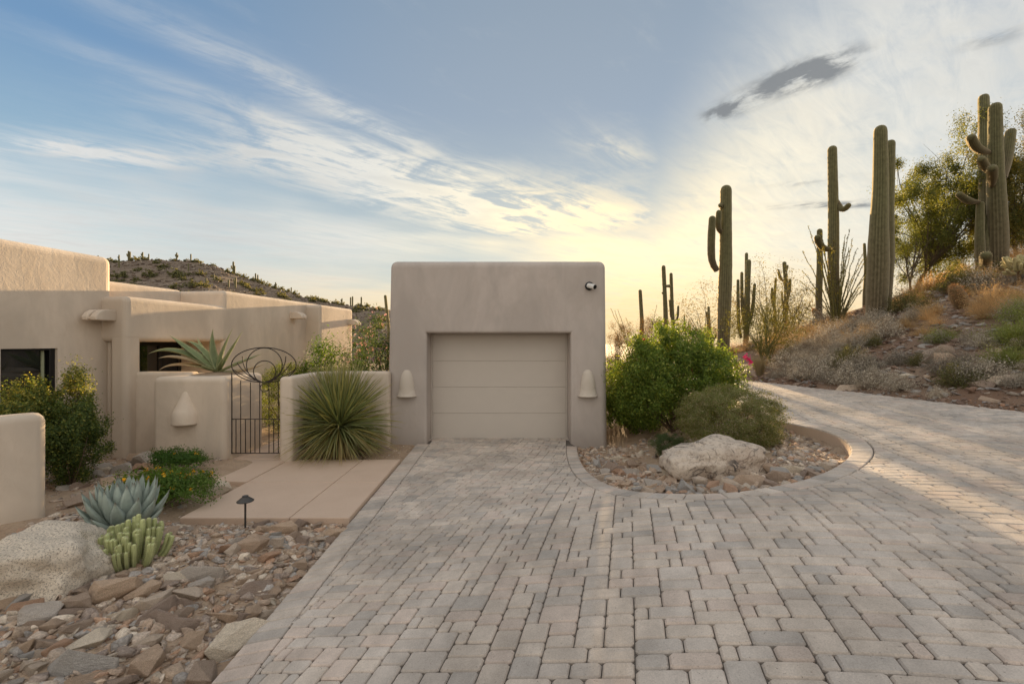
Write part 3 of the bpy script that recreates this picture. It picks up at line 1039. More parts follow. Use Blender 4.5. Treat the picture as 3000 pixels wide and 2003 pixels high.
# block with the window, made of a face with an opening
def block_window():
    s0, s1, t0, t1, z1 = -6.0, .19, -5.0, -.48, 3.52
    a0, a1, b0, b1 = -1.37, -.665, .55, 1.93
    bm = bmesh.new()
    ss, zs = [s0, a0, a1, s1], [-.3, b0, b1, z1]
    g_ = {(i, j): bm.verts.new((ss[i], t1, zs[j])) for i in range(4) for j in range(4)}
    for i in range(3):
        for j in range(3):
            if (i, j) == (1, 1): continue
            bm.faces.new([g_[i, j], g_[i + 1, j], g_[i + 1, j + 1], g_[i, j + 1]])
    rim = [g_[1, 1], g_[2, 1], g_[2, 2], g_[1, 2]]
    inn = [bm.verts.new((v.co.x, t1 - .12, v.co.z)) for v in rim]
    for k in range(4):
        bm.faces.new([rim[k], inn[k], inn[(k + 1) % 4], rim[(k + 1) % 4]])
    b = [bm.verts.new((s, t0, z)) for s, z in ((s0, -.3), (s1, -.3), (s1, z1), (s0, z1))]
    bm.faces.new(b)
    bm.faces.new([g_[0, 3], g_[1, 3], g_[2, 3], g_[3, 3], b[2], b[3]])
    bm.faces.new([g_[3, 0], b[1], b[2], g_[3, 3], g_[3, 2], g_[3, 1]])
    bm.faces.new([g_[0, 0], g_[0, 1], g_[0, 2], g_[0, 3], b[3], b[0]])
    bmesh.ops.recalc_face_normals(bm, faces=bm.faces[:])
    es = [e for e in bm.edges if (all(abs(v.co.z - z1) < 1e-5 for v in e.verts) or all(abs(v.co.x - s1) < 1e-5 for v in e.verts))
          and len(e.link_faces) == 2 and e.link_faces[0].normal.dot(e.link_faces[1].normal) < .5 and not all(v.co.z < 0 for v in e.verts)]
    bmesh.ops.bevel(bm, geom=es, offset=.12, segments=5, profile=.5, affect='EDGES')
    V, Fs = from_bm(bm)
    part(HOUSE, 'wall', hx(V), [f[::-1] for f in Fs], M['stucco'])
    w = part(HOUSE, 'window', *(lambda q: (hx(q[0]), [f[::-1] for f in q[1]]))(rbox(a0 + .03, a1 - .03, t1 - .118, t1 - .112, b0 + .03, b1 - .03, 0)), M['glass'], label='dark window pane reflecting the garden')
    fr = [(a0, a0 + .035, b0, b1), (a1 - .075, a1, b0, b1), (a0 + .035, a1 - .075, b1 - .035, b1), (a0 + .035, a1 - .075, b0, b0 + .035)]
    for x0, x1, z0, z1_ in fr:
        V, Fs = rbox(x0, x1, t1 - .11, t1 - .045, z0, z1_, .004, 1, True, xf=hx)
        part(w, 'window_frame', V, [f[::-1] for f in Fs], M['black'])
    V, Fs = rbox(a1 - .15, a1 - .112, t1 - .111, t1 - .09, b0 + .04, b1 - .036, .003, 1, True, xf=hx)
    part(w, 'curtain_edge', V, [f[::-1] for f in Fs], m_plain('curtain', (.30, .32, .20), .8, 0, 20, .1, 0))
block_window()
hbox('wall', -.002, .29, -.34, 0, -.3, 2.20, .09, flat=True)                # entry pier
hbox('wall', -.004, 2.45, -1.25, .003, 2.031, 2.82, .09)         # lintel over the porch opening
hbox('wall', .1, 2.2, -4.0, -1.05, 2.0, 3.185, .09)              # parapet set back on the roof
hbox('wall', 2.14, 6.0, -3.8, 0, -.3, 3.165, .09)
hbox('wall', 5.17, 7.06, -3.0, .435, -.3, 3.10, .08)
hbox('wall', .10, .30, -1.05, -.42, -.3, 2.06, 0)                # closes the porch behind the pier
hbox('porch_back_wall', .2, 2.3, -1.16, -1.04, -.3, 2.1, 0)
# glazed porch door
pd = hbox('porch_door', 1.05, 2.05, -1.03, -.99, 0, 2.03, .004, 'dark')
for s0, s1, z0, z1 in ((1.05, 1.12, 0, 2.03), (1.98, 2.05, 0, 2.03), (1.12, 1.98, 1.95, 2.03), (1.52, 1.58, 0, 1.95)):
    V, Fs = rbox(s0, s1, -.985, -.95, z0, z1, .004, 1, True, xf=hx)
    part(pd, 'door_frame', V, [f[::-1] for f in Fs], M['black'])
V, Fs = rbox(1.12, 1.52, -.988, -.98, .1, 1.95, 0, xf=hx)
part(pd, 'pane', V, [f[::-1] for f in Fs], M['glass'])
hbox('porch_light', 2.06, 2.135, -.62, -.50, 1.58, 1.80, .01, 'bronze')
# outlet cover low on the window wall
hbox('outlet_cover', -.235, -.165, -.482, -.474, .40, .52, .003, 'stucco')

def canale(o, fwd, side, L, w, h):
    """plaster roof spout: two rounded cheeks with a channel between"""
    o, fwd, side = (np.asarray(a, float) for a in (o, fwd, side))
    up = np.array((0, 0, 1.0))
    def cheek(c0, wd):
        pr = [(-.1, 0), (L * .98, 0), (L, .08 * h), (L, .30 * h), (L * .93, .52 * h), (L * .82, .72 * h), (L * .66, .89 * h), (L * .48, .98 * h), (L * .3, h), (-.1, h)]
        V = [o + fwd * a + up * b + side * (c0 + s * wd / 2) for s in (-1, 1) for a, b in pr]
        n = len(pr)
        Fs = [list(range(n)), list(range(2 * n - 1, n - 1, -1))] + [[i, n + i, n + (i + 1) % n, (i + 1) % n] for i in range(n)]
        bm = bmesh.new()
        vs = [bm.verts.new(v) for v in V]
        for f in Fs: bm.faces.new([vs[i] for i in f])
        bmesh.ops.recalc_face_normals(bm, faces=bm.faces[:])
        bmesh.ops.bevel(bm, geom=[e for e in bm.edges if len(e.link_faces) == 2 and e.link_faces[0].normal.dot(e.link_faces[1].normal) < .4], offset=.018, segments=2, profile=.5, affect='EDGES')
        return from_bm(bm)
    V, Fs = cheek(w * .28, w * .40)
    c = part(HOUSE, 'canale', V, Fs, M['stucco'], smooth=False, label='rounded plaster roof spout')
    V, Fs = cheek(-w * .28, w * .40)
    part(c, 'cheek', V, Fs, M['stucco'])
    pts = [o + fwd * a + side * b + up * z for z in (.02, .06) for a, b in ((-.05, -w * .3), (L * .96, -w * .3), (L * .96, w * .3), (-.05, w * .3))]
    part(c, 'channel', pts, [[0, 3, 2, 1], [4, 5, 6, 7], [0, 1, 5, 4], [1, 2, 6, 5], [2, 3, 7, 6], [3, 0, 4, 7]], M['stucco'])
HN3, HA3 = np.array((*HN, 0)), np.array((*HA, 0))
canale((-6.945, 7.62, 2.39), (-.05, -1, 0), (1, 0, 0), .33, .26, .19)
b_ = HO + HA * 4.55
canale((b_[0], b_[1], 2.66), HN3, HA3, .36, .24, .19)
b_ = HO + HA * 6.85 + HN * .435
canale((b_[0], b_[1], 2.57), HN3, HA3, .34, .24, .19)

# ================================================================ garden walls and gate
def poly_wall(name, label, pts, th, z0, z1, r=.09, ends=True, mat='stucco'):
    """wall of constant thickness along a plan polyline with a rounded top"""
    p = np.array(pts, float)
    n = len(p)
    prof = [(-th / 2, z0), (-th / 2, z1 - r)] + [(-th / 2 + r - r * math.cos(a), z1 - r + r * math.sin(a)) for a in np.linspace(0, math.pi / 2, 5)[1:]] 
    prof += [(-x, z) for x, z in prof[::-1]]
    t = np.gradient(p, axis=0); t /= np.hypot(*t.T)[:, None]
    nn = np.stack([-t[:, 1], t[:, 0]], 1)
    V = []
    rows = []
    def ring(c, n_, k, drop):
        rows.append([(c[0] + n_[0] * x * k, c[1] + n_[1] * x * k, z if z < z1 - r - .001 or drop == 0 else z - drop * (z - (z1 - r)) / r) for x, z in prof])
    for a in np.linspace(math.pi / 2, 0, 4)[:-1]:      # rounded ends
        ring(p[0] - t[0] * math.sin(a) * r, nn[0], (th / 2 - r + r * math.cos(a)) / (th / 2), r * (1 - math.cos(a)))
    for i in range(n): ring(p[i], nn[i], 1, 0)
    for a in np.linspace(0, math.pi / 2, 4)[1:]:
        ring(p[-1] + t[-1] * math.sin(a) * r, nn[-1], (th / 2 - r + r * math.cos(a)) / (th / 2), r * (1 - math.cos(a)))
    V = np.array(rows).reshape(-1, 3)
    m = len(prof)
    Fs = [[i * m + j, (i + 1) * m + j, (i + 1) * m + j + 1, i * m + j + 1] for i in range(len(rows) - 1) for j in range(m - 1)]
    Fs += [list(range(m)), [(len(rows) - 1) * m + j for j in range(m)][::-1]]
    bm = bmesh.new()
    vs = [bm.verts.new(v) for v in V]
    for f in Fs: bm.faces.new([vs[i] for i in f])
    bmesh.ops.recalc_face_normals(bm, faces=bm.faces[:])
    V, Fs = from_bm(bm)
    me = rawmesh(name, V, Fs)
    o = put(name, me, M[mat])
    for q in me.polygons: q.use_smooth = True
    sm = None
    try:
        me.set_sharp_from_angle(angle=math.radians(40))
    except Exception:
        pass
    return tag(o, label, 'wall')
e = np.array((-5.03, 4.80)); dd = np.array((.61, .79)); nn_ = np.array((-.79, .61))
c0 = e + nn_ * .14 - dd * .09
poly_wall('garden_wall', 'thick low stucco wall end at left edge beside the granite boulder', [c0 - dd * 3, c0 - dd * 2, c0 - dd, c0], .28, -.2, 1.262, .085)
poly_wall('garden_wall', 'low stucco wall between the house pier and the agave planter', [(-6.66, 7.92), (-6.3, 7.92), (-5.7, 7.92)], .24, -.2, 1.50, .06)
poly_wall('garden_wall', 'low curved stucco wall behind the spiky sotol, joining the garage',
          [(-3.76, 7.42), (-3.76, 8.0), (-3.76, 8.4), (-3.735, 8.58), (-3.65, 8.72), (-3.5, 8.80), (-3.3, 8.82), (-2.9, 8.82), (-2.48, 8.82)], .22, -.2, 1.45, .06)
PL = thing('planter_wall', 'square stucco planter pillar with a plaster sconce, left of gate', 'planter', (-5.35, 7.35, 0))
V, Fs = rbox(-5.95, -4.74, 7.33, 8.47, -.2, 1.45, .085, 5)
part(PL, 'pillar', V, Fs, M['stucco'])
sconce(PL, (-5.40, 7.33, .675), .41, .56, .19, M['stucco'], taper=.4)
an = np.linspace(0, 2 * np.pi, 22)[:-1]
V = [(-5.3 + .42 * math.cos(a) * (1 + .12 * math.sin(3 * a)), 7.96 + .36 * math.sin(a), 1.456) for a in an] + [(-5.3, 8.02, 1.50)]
part(PL, 'planter_soil', V, [[i, (i + 1) % 21, 21] for i in range(21)], M['soil'])

GY_ = 7.5
def gp(cx, cy):
    """gate drawing: coordinates read off the photo -> point in the gate's plane"""
    return P(400 + cx * .31886, 900 + cy * .31886, GY_)
GATE = thing('iron_gate', 'wrought iron garden gate topped by nested tangent rings', 'gate', gp(1150, 1345))
R_ = .0075
def bar(pts, name='bar', r=R_, par=None, n=None):
    V, Fs = tube(np.array(pts), r, 8)
    return part(par or GATE, name, V, Fs, M['iron'], smooth=False)
def ell(cx, cy, rx, ry, n=48):
    return [gp(cx + rx * math.cos(a), cy + ry * math.sin(a)) for a in np.linspace(0, 2 * np.pi, n + 1)]
bar([gp(845, 645), gp(845, 1350)], 'hinge_post', .011)
bar([gp(876, 600), gp(876, 1345)], 'frame_bar', .010)
bar([gp(1431, 660), gp(1431, 1345)], 'frame_bar', .010)
for yy in (1026, 1340):
    bar([gp(876, yy), gp(1431, yy - (3 if yy > 1100 else 0))], 'rail', .008)
def arc_bottom(x):     # lower lip of the top crescent
    return 692 - 45 * ((x - 1165) / 300.0) ** 2
for x_ in (957, 1047, 1132, 1217, 1303, 1388):
    bar([gp(x_, arc_bottom(x_) + 2), gp(x_, 1338)])
for x_ in (914, 1001, 1088, 1260, 1345):
    bar([gp(x_, 1028), gp(x_, 1338)])
bar(ell(1170, 530, 297, 160), 'ring', .009)
bar(ell(1175, 531, 164, 158), 'ring', .008)
bar(ell(1177, 590, 102, 99), 'ring', .008)
bar(ell(1176, 738, 40, 36, 28), 'ring', .007)
for s_ in (-1, 1):
    for (ex, ey, bx, by) in ((200, 450, 205, 625), (248, 508, 180, 640), (283, 573, 165, 660)):
        bar([gp(*q) for q in bez((1172 + s_ * ex, ey), (1172 + s_ * bx * .95, by), (1172 + s_ * 12, 686), 14)], 'scroll_bar', .0075)
for yy, hh in ((690, 40), (1315, 45)):
    a, b = gp(826, yy - hh), gp(850, yy + hh)
    V, Fs = rbox(a[0], b[0], GY_ - .012, GY_ + .02, b[2], a[2], .003, 1, True)
    part(GATE, 'hinge', V, Fs, M['iron'])
a, b = gp(850, 1150), gp(868, 1265)
V, Fs = rbox(a[0], b[0], GY_ - .02, GY_ + .02, b[2], a[2], .003, 1, True)
part(GATE, 'latch_box', V, Fs, M['iron'])

# path light
p = np.array((-2.885, 4.80, ground_at(-2.885, 4.8)))
PLT = thing('path_light', 'small dark metal path light with conical cap beside the concrete walk', 'lamp', p)
V, Fs = tube([p + (0, 0, -.08), p + (0, 0, .30)], .0105, 10); part(PLT, 'stake', V, Fs, M['bronze'])
rr = [(0, .285), (.018, .285), (.020, .300), (.083, .305), (.085, .312), (.035, .352), (.030, .356), (.030, .366), (.012, .372), (0, .373)]
na = 24
V = [(p[0] + r * math.cos(a), p[1] + r * math.sin(a), p[2] + z) for r, z in rr for a in np.arange(na) / na * 2 * np.pi]
Fs = [[i * na + j, i * na + (j + 1) % na, (i + 1) * na + (j + 1) % na, (i + 1) * na + j] for i in range(len(rr) - 1) for j in range(na)]
part(PLT, 'cap', V, Fs, M['bronze'])

# ================================================================ plant builders
def leaves(C, Nrm, size, rng, asp=.45, fold=.12, droop=.3):
    """leaf quads: C centres (n,3), Nrm outward directions"""
    n = len(C)
    N_ = Nrm + rng.normal(0, .55, (n, 3))
    N_ /= np.linalg.norm(N_, axis=1)[:, None] + 1e-9
    a = rng.normal(0, 1, (n, 3)); a[:, 2] -= droop
    a -= N_ * np.sum(a * N_, 1)[:, None]
    a /= np.linalg.norm(a, axis=1)[:, None] + 1e-9
    b = np.cross(N_, a)
    L = (size * rng.uniform(.65, 1.3, n))[:, None]
    w = L * asp
    V = np.stack([C - a * L * .5, C + b * w * .5 + N_ * L * fold, C + a * L * .5, C - b * w * .5 + N_ * L * fold], 1).reshape(-1, 3)
    Fq = np.arange(4 * n).reshape(n, 4)
    return V, Fq

def tint(n, cols, wts, rng, j=.18):
    c = np.array(cols)[rng.choice(len(cols), n, p=np.array(wts) / sum(wts))]
    return c * rng.uniform(1 - j, 1 + j, (n, 1))

def crown_pts(n, R, rng, clumps=60, cr=.22, shell=.55, lump=.25, flat=0.0, up=False):
    """points and outward normals of an uneven, clumped crown of radii R centred at 0"""
    R = np.asarray(R, float)
    d = rng.normal(0, 1, (clumps, 3)); d /= np.linalg.norm(d, axis=1)[:, None]
    if up: d[:, 2] = np.abs(d[:, 2]) * 1.0 - .15
    rad = 1 - (1 - shell) * rng.random(clumps) ** 1.6
    rad *= 1 + lump * rng.normal(0, .6, clumps).clip(-1, 1)
    cc = d * rad[:, None]
    wts = rng.uniform(.5, 1.5, clumps); wts /= wts.sum()
    k = rng.choice(clumps, n, p=wts)
    off = rng.normal(0, 1, (n, 3)) * cr * rng.uniform(.6, 1.2, clumps)[k][:, None]
    p = cc[k] + off
    nr = off / (np.linalg.norm(off, axis=1)[:, None] + 1e-9) * .8 + cc[k]
    nr /= np.linalg.norm(nr, axis=1)[:, None] + 1e-9
    return p * R, nr, cc * R

def branches(base, ends, r0, r1, rng, sides=4, n=6, wob=.12, sag=0.0):
    out = []
    for e in ends:
        e = np.asarray(e, float)
        m = base * .45 + e * .55
        m = m + rng.normal(0, wob, 3) * np.linalg.norm(e - base)
        m[2] += sag
        pth = bez(base + rng.normal(0, .02, 3) * [1, 1, 0], m, e, n)
        V, Fq = tube(pth, np.linspace(r0, r1, n), sides, cap=False)
        out.append((V, Fq))
    return merge(out)

GREEN = [(.055, .10, .028), (.075, .125, .03), (.10, .15, .035), (.05, .085, .03)]
def bush(name, label, cat, base, R, nleaf, size, cols, wts, seed, clumps=60, cr=.2, shell=.6, cz=None, mat='leaf', nstem=10, stemcol=(.16, .11, .07), group=None, flowers=None, asp=.45, up=False, lump=.25, zmin=.0, srad=.014):
    rng = np.random.default_rng(seed)
    base = np.asarray(base, float)
    T = thing(name, label, cat, base, group)
    cen = base + (0, 0, R[2] * .95 if cz is None else cz)
    p, nr, cc = crown_pts(nleaf, R, rng, clumps, cr, shell, lump, up=up)
    C = cen + p
    keep = C[:, 2] > base[2] + zmin
    C, nr = C[keep], nr[keep]
    V, Fq = leaves(C, nr, size, rng, asp)
    col = np.repeat(tint(len(C), cols, wts, rng), 4, axis=0)
    part(T, 'foliage', V, Fq, M[mat], col=col, kind='stuff')
    ok = np.nonzero((cen + cc)[:, 2] > base[2] + R[2] * .35)[0]
    k = rng.choice(ok, min(nstem, len(ok)), replace=False)
    V, Fq = branches(base + (0, 0, -.05), cen + cc[k] * .8, srad, srad * .35, rng)
    part(T, 'stems', V, Fq, M['wood'], col=stemcol, smooth=True, kind='stuff')
    if flowers:
        nf, fs, fcols, where = flowers
        ok = np.nonzero(where(C, nr))[0]
        fi = rng.choice(ok, nf, replace=len(ok) < nf)
        cen_f = C[fi] + nr[fi] * fs * .6
        m = 9
        q = np.repeat(cen_f, m, axis=0) + rng.normal(0, fs * .38, (nf * m, 3))
        V, Fq = leaves(q, np.repeat(nr[fi], m, axis=0), fs * .62, rng, .9)
        part(T, 'flowers', V, Fq, M['petal'], col=np.repeat(tint(nf * m, fcols, [1] * len(fcols), rng, .12), 4, axis=0), kind='stuff')
    return T

def blade(path, wid, nrm, chan=.25, cols=None, thick=0.0):
    """leaf blade along a path: three points across, channelled"""
    p = np.asarray(path, float); n = len(p)
    t = np.gradient(p, axis=0); t /= np.linalg.norm(t, axis=1)[:, None] + 1e-9
    nv = np.asarray(nrm, float)
    s = np.cross(t, nv); s /= np.linalg.norm(s, axis=1)[:, None] + 1e-9
    up = np.cross(s, t)
    w = np.asarray(wid)[:, None]
    A = [p - s * w + up * w * chan, p - s * w * .5 + up * w * chan * .25, p, p + s * w * .5 + up * w * chan * .25, p + s * w + up * w * chan]
    if thick:
        A += [p + s * w * .55 - up * thick * np.minimum(1, w / w.max() * 1.3), p - s * w * .55 - up * thick * np.minimum(1, w / w.max() * 1.3)]
        k = 7
        ring = [(0, 1), (1, 2), (2, 3), (3, 4), (4, 5), (5, 6), (6, 0)]
    else:
        k = 5
        ring = [(0, 1), (1, 2), (2, 3), (3, 4)]
    V = np.stack(A, 1).reshape(-1, 3)
    Fq = np.array([[i * k + a, i * k + b, (i + 1) * k + b, (i + 1) * k + a] for i in range(n - 1) for a, b in ring])
    C = None if cols is None else np.repeat(np.asarray(cols), k, axis=0)
    return V, Fq, C

# ---------------------------------------------------------------- agave on the planter
AG = thing('agave', 'large green agave with long curled leaves on top of planter pillar', 'agave', (-5.3, 8.02, 1.47))
ab = np.array((-5.3, 8.02, 1.49))
gr, rim, dry = np.array((.155, .19, .08)), np.array((.46, .44, .24)), np.array((.34, .22, .13))
for tx, ty, dy, mx, my, w_, dr in ((435, 1036, -.25, 510, 1000, .058, 0), (497, 982, -.1, 560, 1030, .055, 0), (462, 1050, -.45, 520, 1030, .036, 1), (466, 1084, -.4, 510, 1050, .03, 1),
                                   (545, 1000, .2, 585, 1000, .040, 0), (578, 990, .35, 598, 1040, .040, 0), (624, 962, .1, 618, 1030, .046, 0), (682, 962, .0, 640, 1045, .046, 0),
                                   (711, 970, -.2, 660, 1050, .046, 0), (768, 1036, -.15, 705, 1060, .046, 0), (776, 1066, .2, 700, 1095, .034, 1), (655, 1048, -.35, 640, 1072, .028, 0), (590, 1070, -.4, 600, 1080, .05, 0)):
    tip = P(tx, ty, 8.02 + dy); mid = P(mx, my, 8.02 + dy * .5)
    n = 16
    pth = bez(ab + (mid - ab) * .06, mid, tip, n)
    t = np.linspace(0, 1, n)
    wd_ = w_ * 1.3 * np.interp(t, [0, .1, .35, .7, .93, 1], [.8, .85, 1.1, .70, .18, .02])
    cc = np.array([gr * (1 - q) + rim * q for q in np.clip((t - .75) * 2, 0, 1)]) if not dr else np.array([gr * (1 - q) + dry * q for q in np.clip(t * 2.2, 0, 1)])
    cc = cc * random.uniform(.9, 1.15)
    V, Fq, C = blade(pth, wd_, (0.0, -.35, 1), .55 if dr else .42, cc, .016)
    C = C.copy(); C[0::7] = C[0::7] * .6 + rim * .55; C[4::7] = C[4::7] * .6 + rim * .55
    part(AG, 'leaf', V, Fq, M['succ'], col=C, smooth=True, label='dry brown leaf' if dr else None)

# ---------------------------------------------------------------- blue agave
bb = np.array((-3.86, 4.42, ground_at(-3.86, 4.42)))
BA = thing('blue_agave', 'blue-grey agave rosette with broad pointed leaves behind the cactus clump', 'agave', bb)
rng = np.random.default_rng(4)
NL = 46
for i in range(NL):
    q = i / (NL - 1)                       # 0 inner ... 1 outer
    az = i * 2.39996 + rng.normal(0, .08)
    el = math.radians(86 - 58 * q ** 1.1 + rng.normal(0, 3))
    L = .40 + .09 * math.sin(math.pi * min(1, q * 1.2)) - .05 * (q > .9)
    r = np.array((math.cos(az), math.sin(az), 0)); up = np.array((0, 0, 1.0))
    b0 = bb + r * .05 + up * (.10 - .07 * q)
    d = r * math.cos(el) + up * math.sin(el)
    d2 = r * math.cos(el - .25) + up * math.sin(el - .25)
    tip = b0 + d * L + up * .05
    n = 11
    pth = bez(b0, b0 + d2 * L * .55, tip, n)
    t = np.linspace(0, 1, n)
    wd_ = (.074 - .012 * (1 - q)) * np.interp(t, [0, .2, .45, .62, .78, .9, .96, 1], [.62, .80, 1.0, .92, .60, .26, .09, .01])
    nrm = up * math.cos(el) - r * math.sin(el)
    c = np.array((.33, .385, .335)) * rng.uniform(.88, 1.1)
    cc = np.array([c * (1.12 - .25 * (1 - k)) if k < .93 else np.array((.16, .11, .08)) for k in t])
    V, Fq, C = blade(pth, wd_, nrm, .38, cc, .014)
    part(BA, 'leaf', V, Fq, M['succ'], col=C, smooth=True)

# ---------------------------------------------------------------- clump of pale columnar stems
def ribbed(path, rad, ribs, depth, top=True, cols=None, per=2, groove=.82):
    """fluted column with a domed top"""
    p = np.asarray(path, float); n = len(p)
    r = np.broadcast_to(np.asarray(rad, float), (n,)).copy()
    if top:
        t_ = p[-1] - p[-2]; t_ /= np.linalg.norm(t_)
        ex = [(math.sin(a), math.cos(a)) for a in np.linspace(0, math.pi / 2, 6)[1:]]
        p = np.concatenate([p, [p[-1] + t_ * r[-1] * s for s, c in ex]])
        r = np.concatenate([r, [max(.06 * r[n - 1], r[n - 1] * c) for s, c in ex]])
    k = ribs * per
    V, Fq = tube(p, 1.0, k, cap=False)
    V = V.reshape(len(p), k, 3)
    wave = 1 - depth * (.5 - .5 * np.cos(np.arange(k) / per * 2 * np.pi + math.pi)) if per > 2 else 1 - depth * (np.arange(k) % 2)
    V = p[:, None] + (V - p[:, None]) * r[:, None, None] * wave[None, :, None]
    C = None
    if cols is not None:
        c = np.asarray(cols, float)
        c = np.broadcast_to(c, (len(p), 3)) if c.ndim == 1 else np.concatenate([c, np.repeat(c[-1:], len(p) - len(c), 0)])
        C = c[:, None, :] * np.where(wave < 1 - depth * .6, groove, 1.0)[None, :, None]  # shade of the grooves is put into the vertex colour
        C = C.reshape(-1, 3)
    V = V.reshape(-1, 3)
    return V, Fq, C
eb = np.array((-3.37, 3.93, ground_at(-3.37, 3.93)))
EU = thing('column_cactus_clump', 'clump of pale yellow-green ridged finger stems beside granite boulder', 'cactus', eb)
rng = np.random.default_rng(8)
k = 0
while k < 105:
    a, q = rng.uniform(0, 2 * np.pi), math.sqrt(rng.random())
    rr_ = .20 * q
    b0 = eb + (math.cos(a) * rr_ * 1.05, math.sin(a) * rr_, -.02)
    h = (.40 - .22 * q ** 1.6) * rng.uniform(.8, 1.08)
    lean = .10 * q
    tip = b0 + (math.cos(a) * lean, math.sin(a) * lean, h)
    n = 13
    pth = bez(b0, b0 * .5 + tip * .5 - np.array((0, 0, .02)) + (math.cos(a) * .03 * q, math.sin(a) * .03 * q, 0), tip, n)
    pth = np.repeat(pth, 1, axis=0)
    rad = rng.uniform(.0165, .021) * (1 + .10 * (np.arange(n) % 2))
    c = np.array((.53, .57, .27)) * rng.uniform(.85, 1.12)
    V, Fq, C = ribbed(pth, rad, 5, .34, True, np.array([c * (.7 + .35 * t) for t in np.linspace(0, 1, n)]))
    st = part(EU, 'stem', V, Fq, M['succ'], col=C, smooth=False)
    VV = V.reshape(-1, 10, 3)[2:n + 2, ::2].reshape(-1, 3)
    ctr = np.repeat(V.reshape(-1, 10, 3)[2:n + 2].mean(1), 5, axis=0)
    o_ = VV - ctr; o_ /= np.linalg.norm(o_, axis=1)[:, None] + 1e-9
    s_ = np.cross(o_, (0, 0, 1.0)) * .0035
    sp_ = np.stack([VV - s_, VV + s_, VV + o_ * .011 + (0, 0, .003)], 1).reshape(-1, 3)
    part(st, 'spines', sp_, np.arange(len(sp_)).reshape(-1, 3), M['dryleaf'], col=(.62, .58, .42), kind='stuff')
    k += 1

# ---------------------------------------------------------------- sotol
sb = np.array((-3.12, 8.02, ground_at(-3.12, 8.02)))
SO = thing('sotol', 'big spiky sotol with long narrow grass-like leaves in front of garage wall', 'sotol', sb)
rng = np.random.default_rng(21)
out = []
sc_ = sb + (0, 0, .52)
for i in range(1500):
    u_ = rng.random()
    el = math.radians(86 - 142 * u_ ** 1.0)
    az = rng.uniform(0, 2 * np.pi)
    r = np.array((math.cos(az), math.sin(az), 0)); up = np.array((0, 0, 1.0))
    d = r * math.cos(el) + up * math.sin(el)
    L = rng.uniform(.85, 1.12) * (1.12 if el > .5 else 1.0)
    b0 = sc_ + d * .06 + rng.normal(0, .02, 3)
    tip = b0 + d * L + rng.normal(0, .05, 3) - up * (.10 if el < 1.0 else .02)
    if tip[1] > 8.66:
        tip[2] = max(tip[2], 1.35) if el > .6 else tip[2]
        if el <= .6: tip[1] = 8.6 - rng.random() * .1
    if tip[2] < .06: tip[2] = .06
    mid = b0 + d * L * .55 + up * .05 * math.cos(el)
    n = 6
    pth = bez(b0, mid, tip, n)
    w_ = rng.uniform(.007, .011) * np.interp(np.linspace(0, 1, n), [0, .15, .5, .85, 1], [1.6, 1.2, 1, .5, .08])
    c = np.array((.20, .235, .115)) * rng.uniform(.65, 1.4)
    if rng.random() < .3: c = np.array((.32, .30, .12)) * rng.uniform(.8, 1.2)
    if el < -.2 and rng.random() < .5: c = np.array((.42, .35, .19)) * rng.uniform(.7, 1.1)
    tipc = np.array((.40, .34, .21))
    cc = np.array([c * (1 - q) + tipc * q for q in np.clip((np.linspace(0, 1, n) - .72) * 2.6, 0, 1)])
    s_ = np.cross(pth[-1] - pth[0], rng.normal(0, 1, 3) * .6 + (0, 0, .8))
    s_ /= np.linalg.norm(s_) + 1e-9
    V = np.stack([pth - s_ * w_[:, None], pth + s_ * w_[:, None]], 1).reshape(-1, 3)
    Fq = np.array([[2 * j, 2 * j + 1, 2 * j + 3, 2 * j + 2] for j in range(n - 1)])
    out.append((V, Fq, np.repeat(cc, 2, axis=0)))
V, Fq, C = merge(out)
part(SO, 'leaves', V, Fq, M['leaf'], col=C, kind='stuff')
V, Fq = tube([sb + (0, 0, -.1), sb + (0, 0, .2), sb + (0, 0, .45), sb + (0, 0, .56)], [.17, .17, .14, .05], 14, cap=False)
part(SO, 'trunk', V, Fq, M['wood'], col=(.24, .16, .085), smooth=True)
out = []
for i in range(240):
    a = rng.uniform(0, 2 * np.pi); z = rng.uniform(.05, .45)
    r = np.array((math.cos(a), math.sin(a), 0))
    b0 = sb + r * .15 + (0, 0, z)
    out.append(blade(bez(b0, b0 + r * .12 + (0, 0, .02), b0 + r * rng.uniform(.1, .24) + (0, 0, -rng.uniform(.05, .3)), 4), np.array([.012, .01, .008, .002]), (0, 0, 1), .2, np.repeat([np.array((.36, .26, .14)) * rng.uniform(.6, 1.2)], 4, 0)))
V, Fq, C = merge(out)
part(SO, 'dead_leaves', V, Fq, M['dryleaf'], col=C, kind='stuff')

# ---------------------------------------------------------------- lantana, shrubs near the house
yel = [(.85, .50, .02), (.85, .40, .015), (.88, .60, .05)]
lan = [(.085, .16, .03), (.12, .205, .04), (.17, .25, .065)]
bush('lantana', 'low green lantana covered in yellow flowers behind the blue agave', 'lantana', (-4.28, 5.40, ground_at(-4.28, 5.40)), (.58, .44, .30), 13000, .032, lan, [3, 4, 2], 31, 130, .13, .35, .16,
     flowers=(36, .040, yel, lambda C, n: n[:, 2] > .35), up=True, nstem=20, srad=.005)
bush('lantana', 'small dark green lantana mound at foot of the planter pillar', 'lantana', (-4.98, 6.62, ground_at(-4.98, 6.62)), (.36, .26, .20), 6000, .030, [(.065, .14, .028), (.09, .17, .035)], [1, 1], 32, 40, .18, .35, .15,
     flowers=(6, .03, yel, lambda C, n: n[:, 2] > .3), up=True, nstem=12, srad=.005)
shc = [(.075, .115, .036), (.115, .16, .042), (.20, .23, .055), (.36, .33, .085)]  # sunlit yellow of the upper clumps is put into these leaf colours
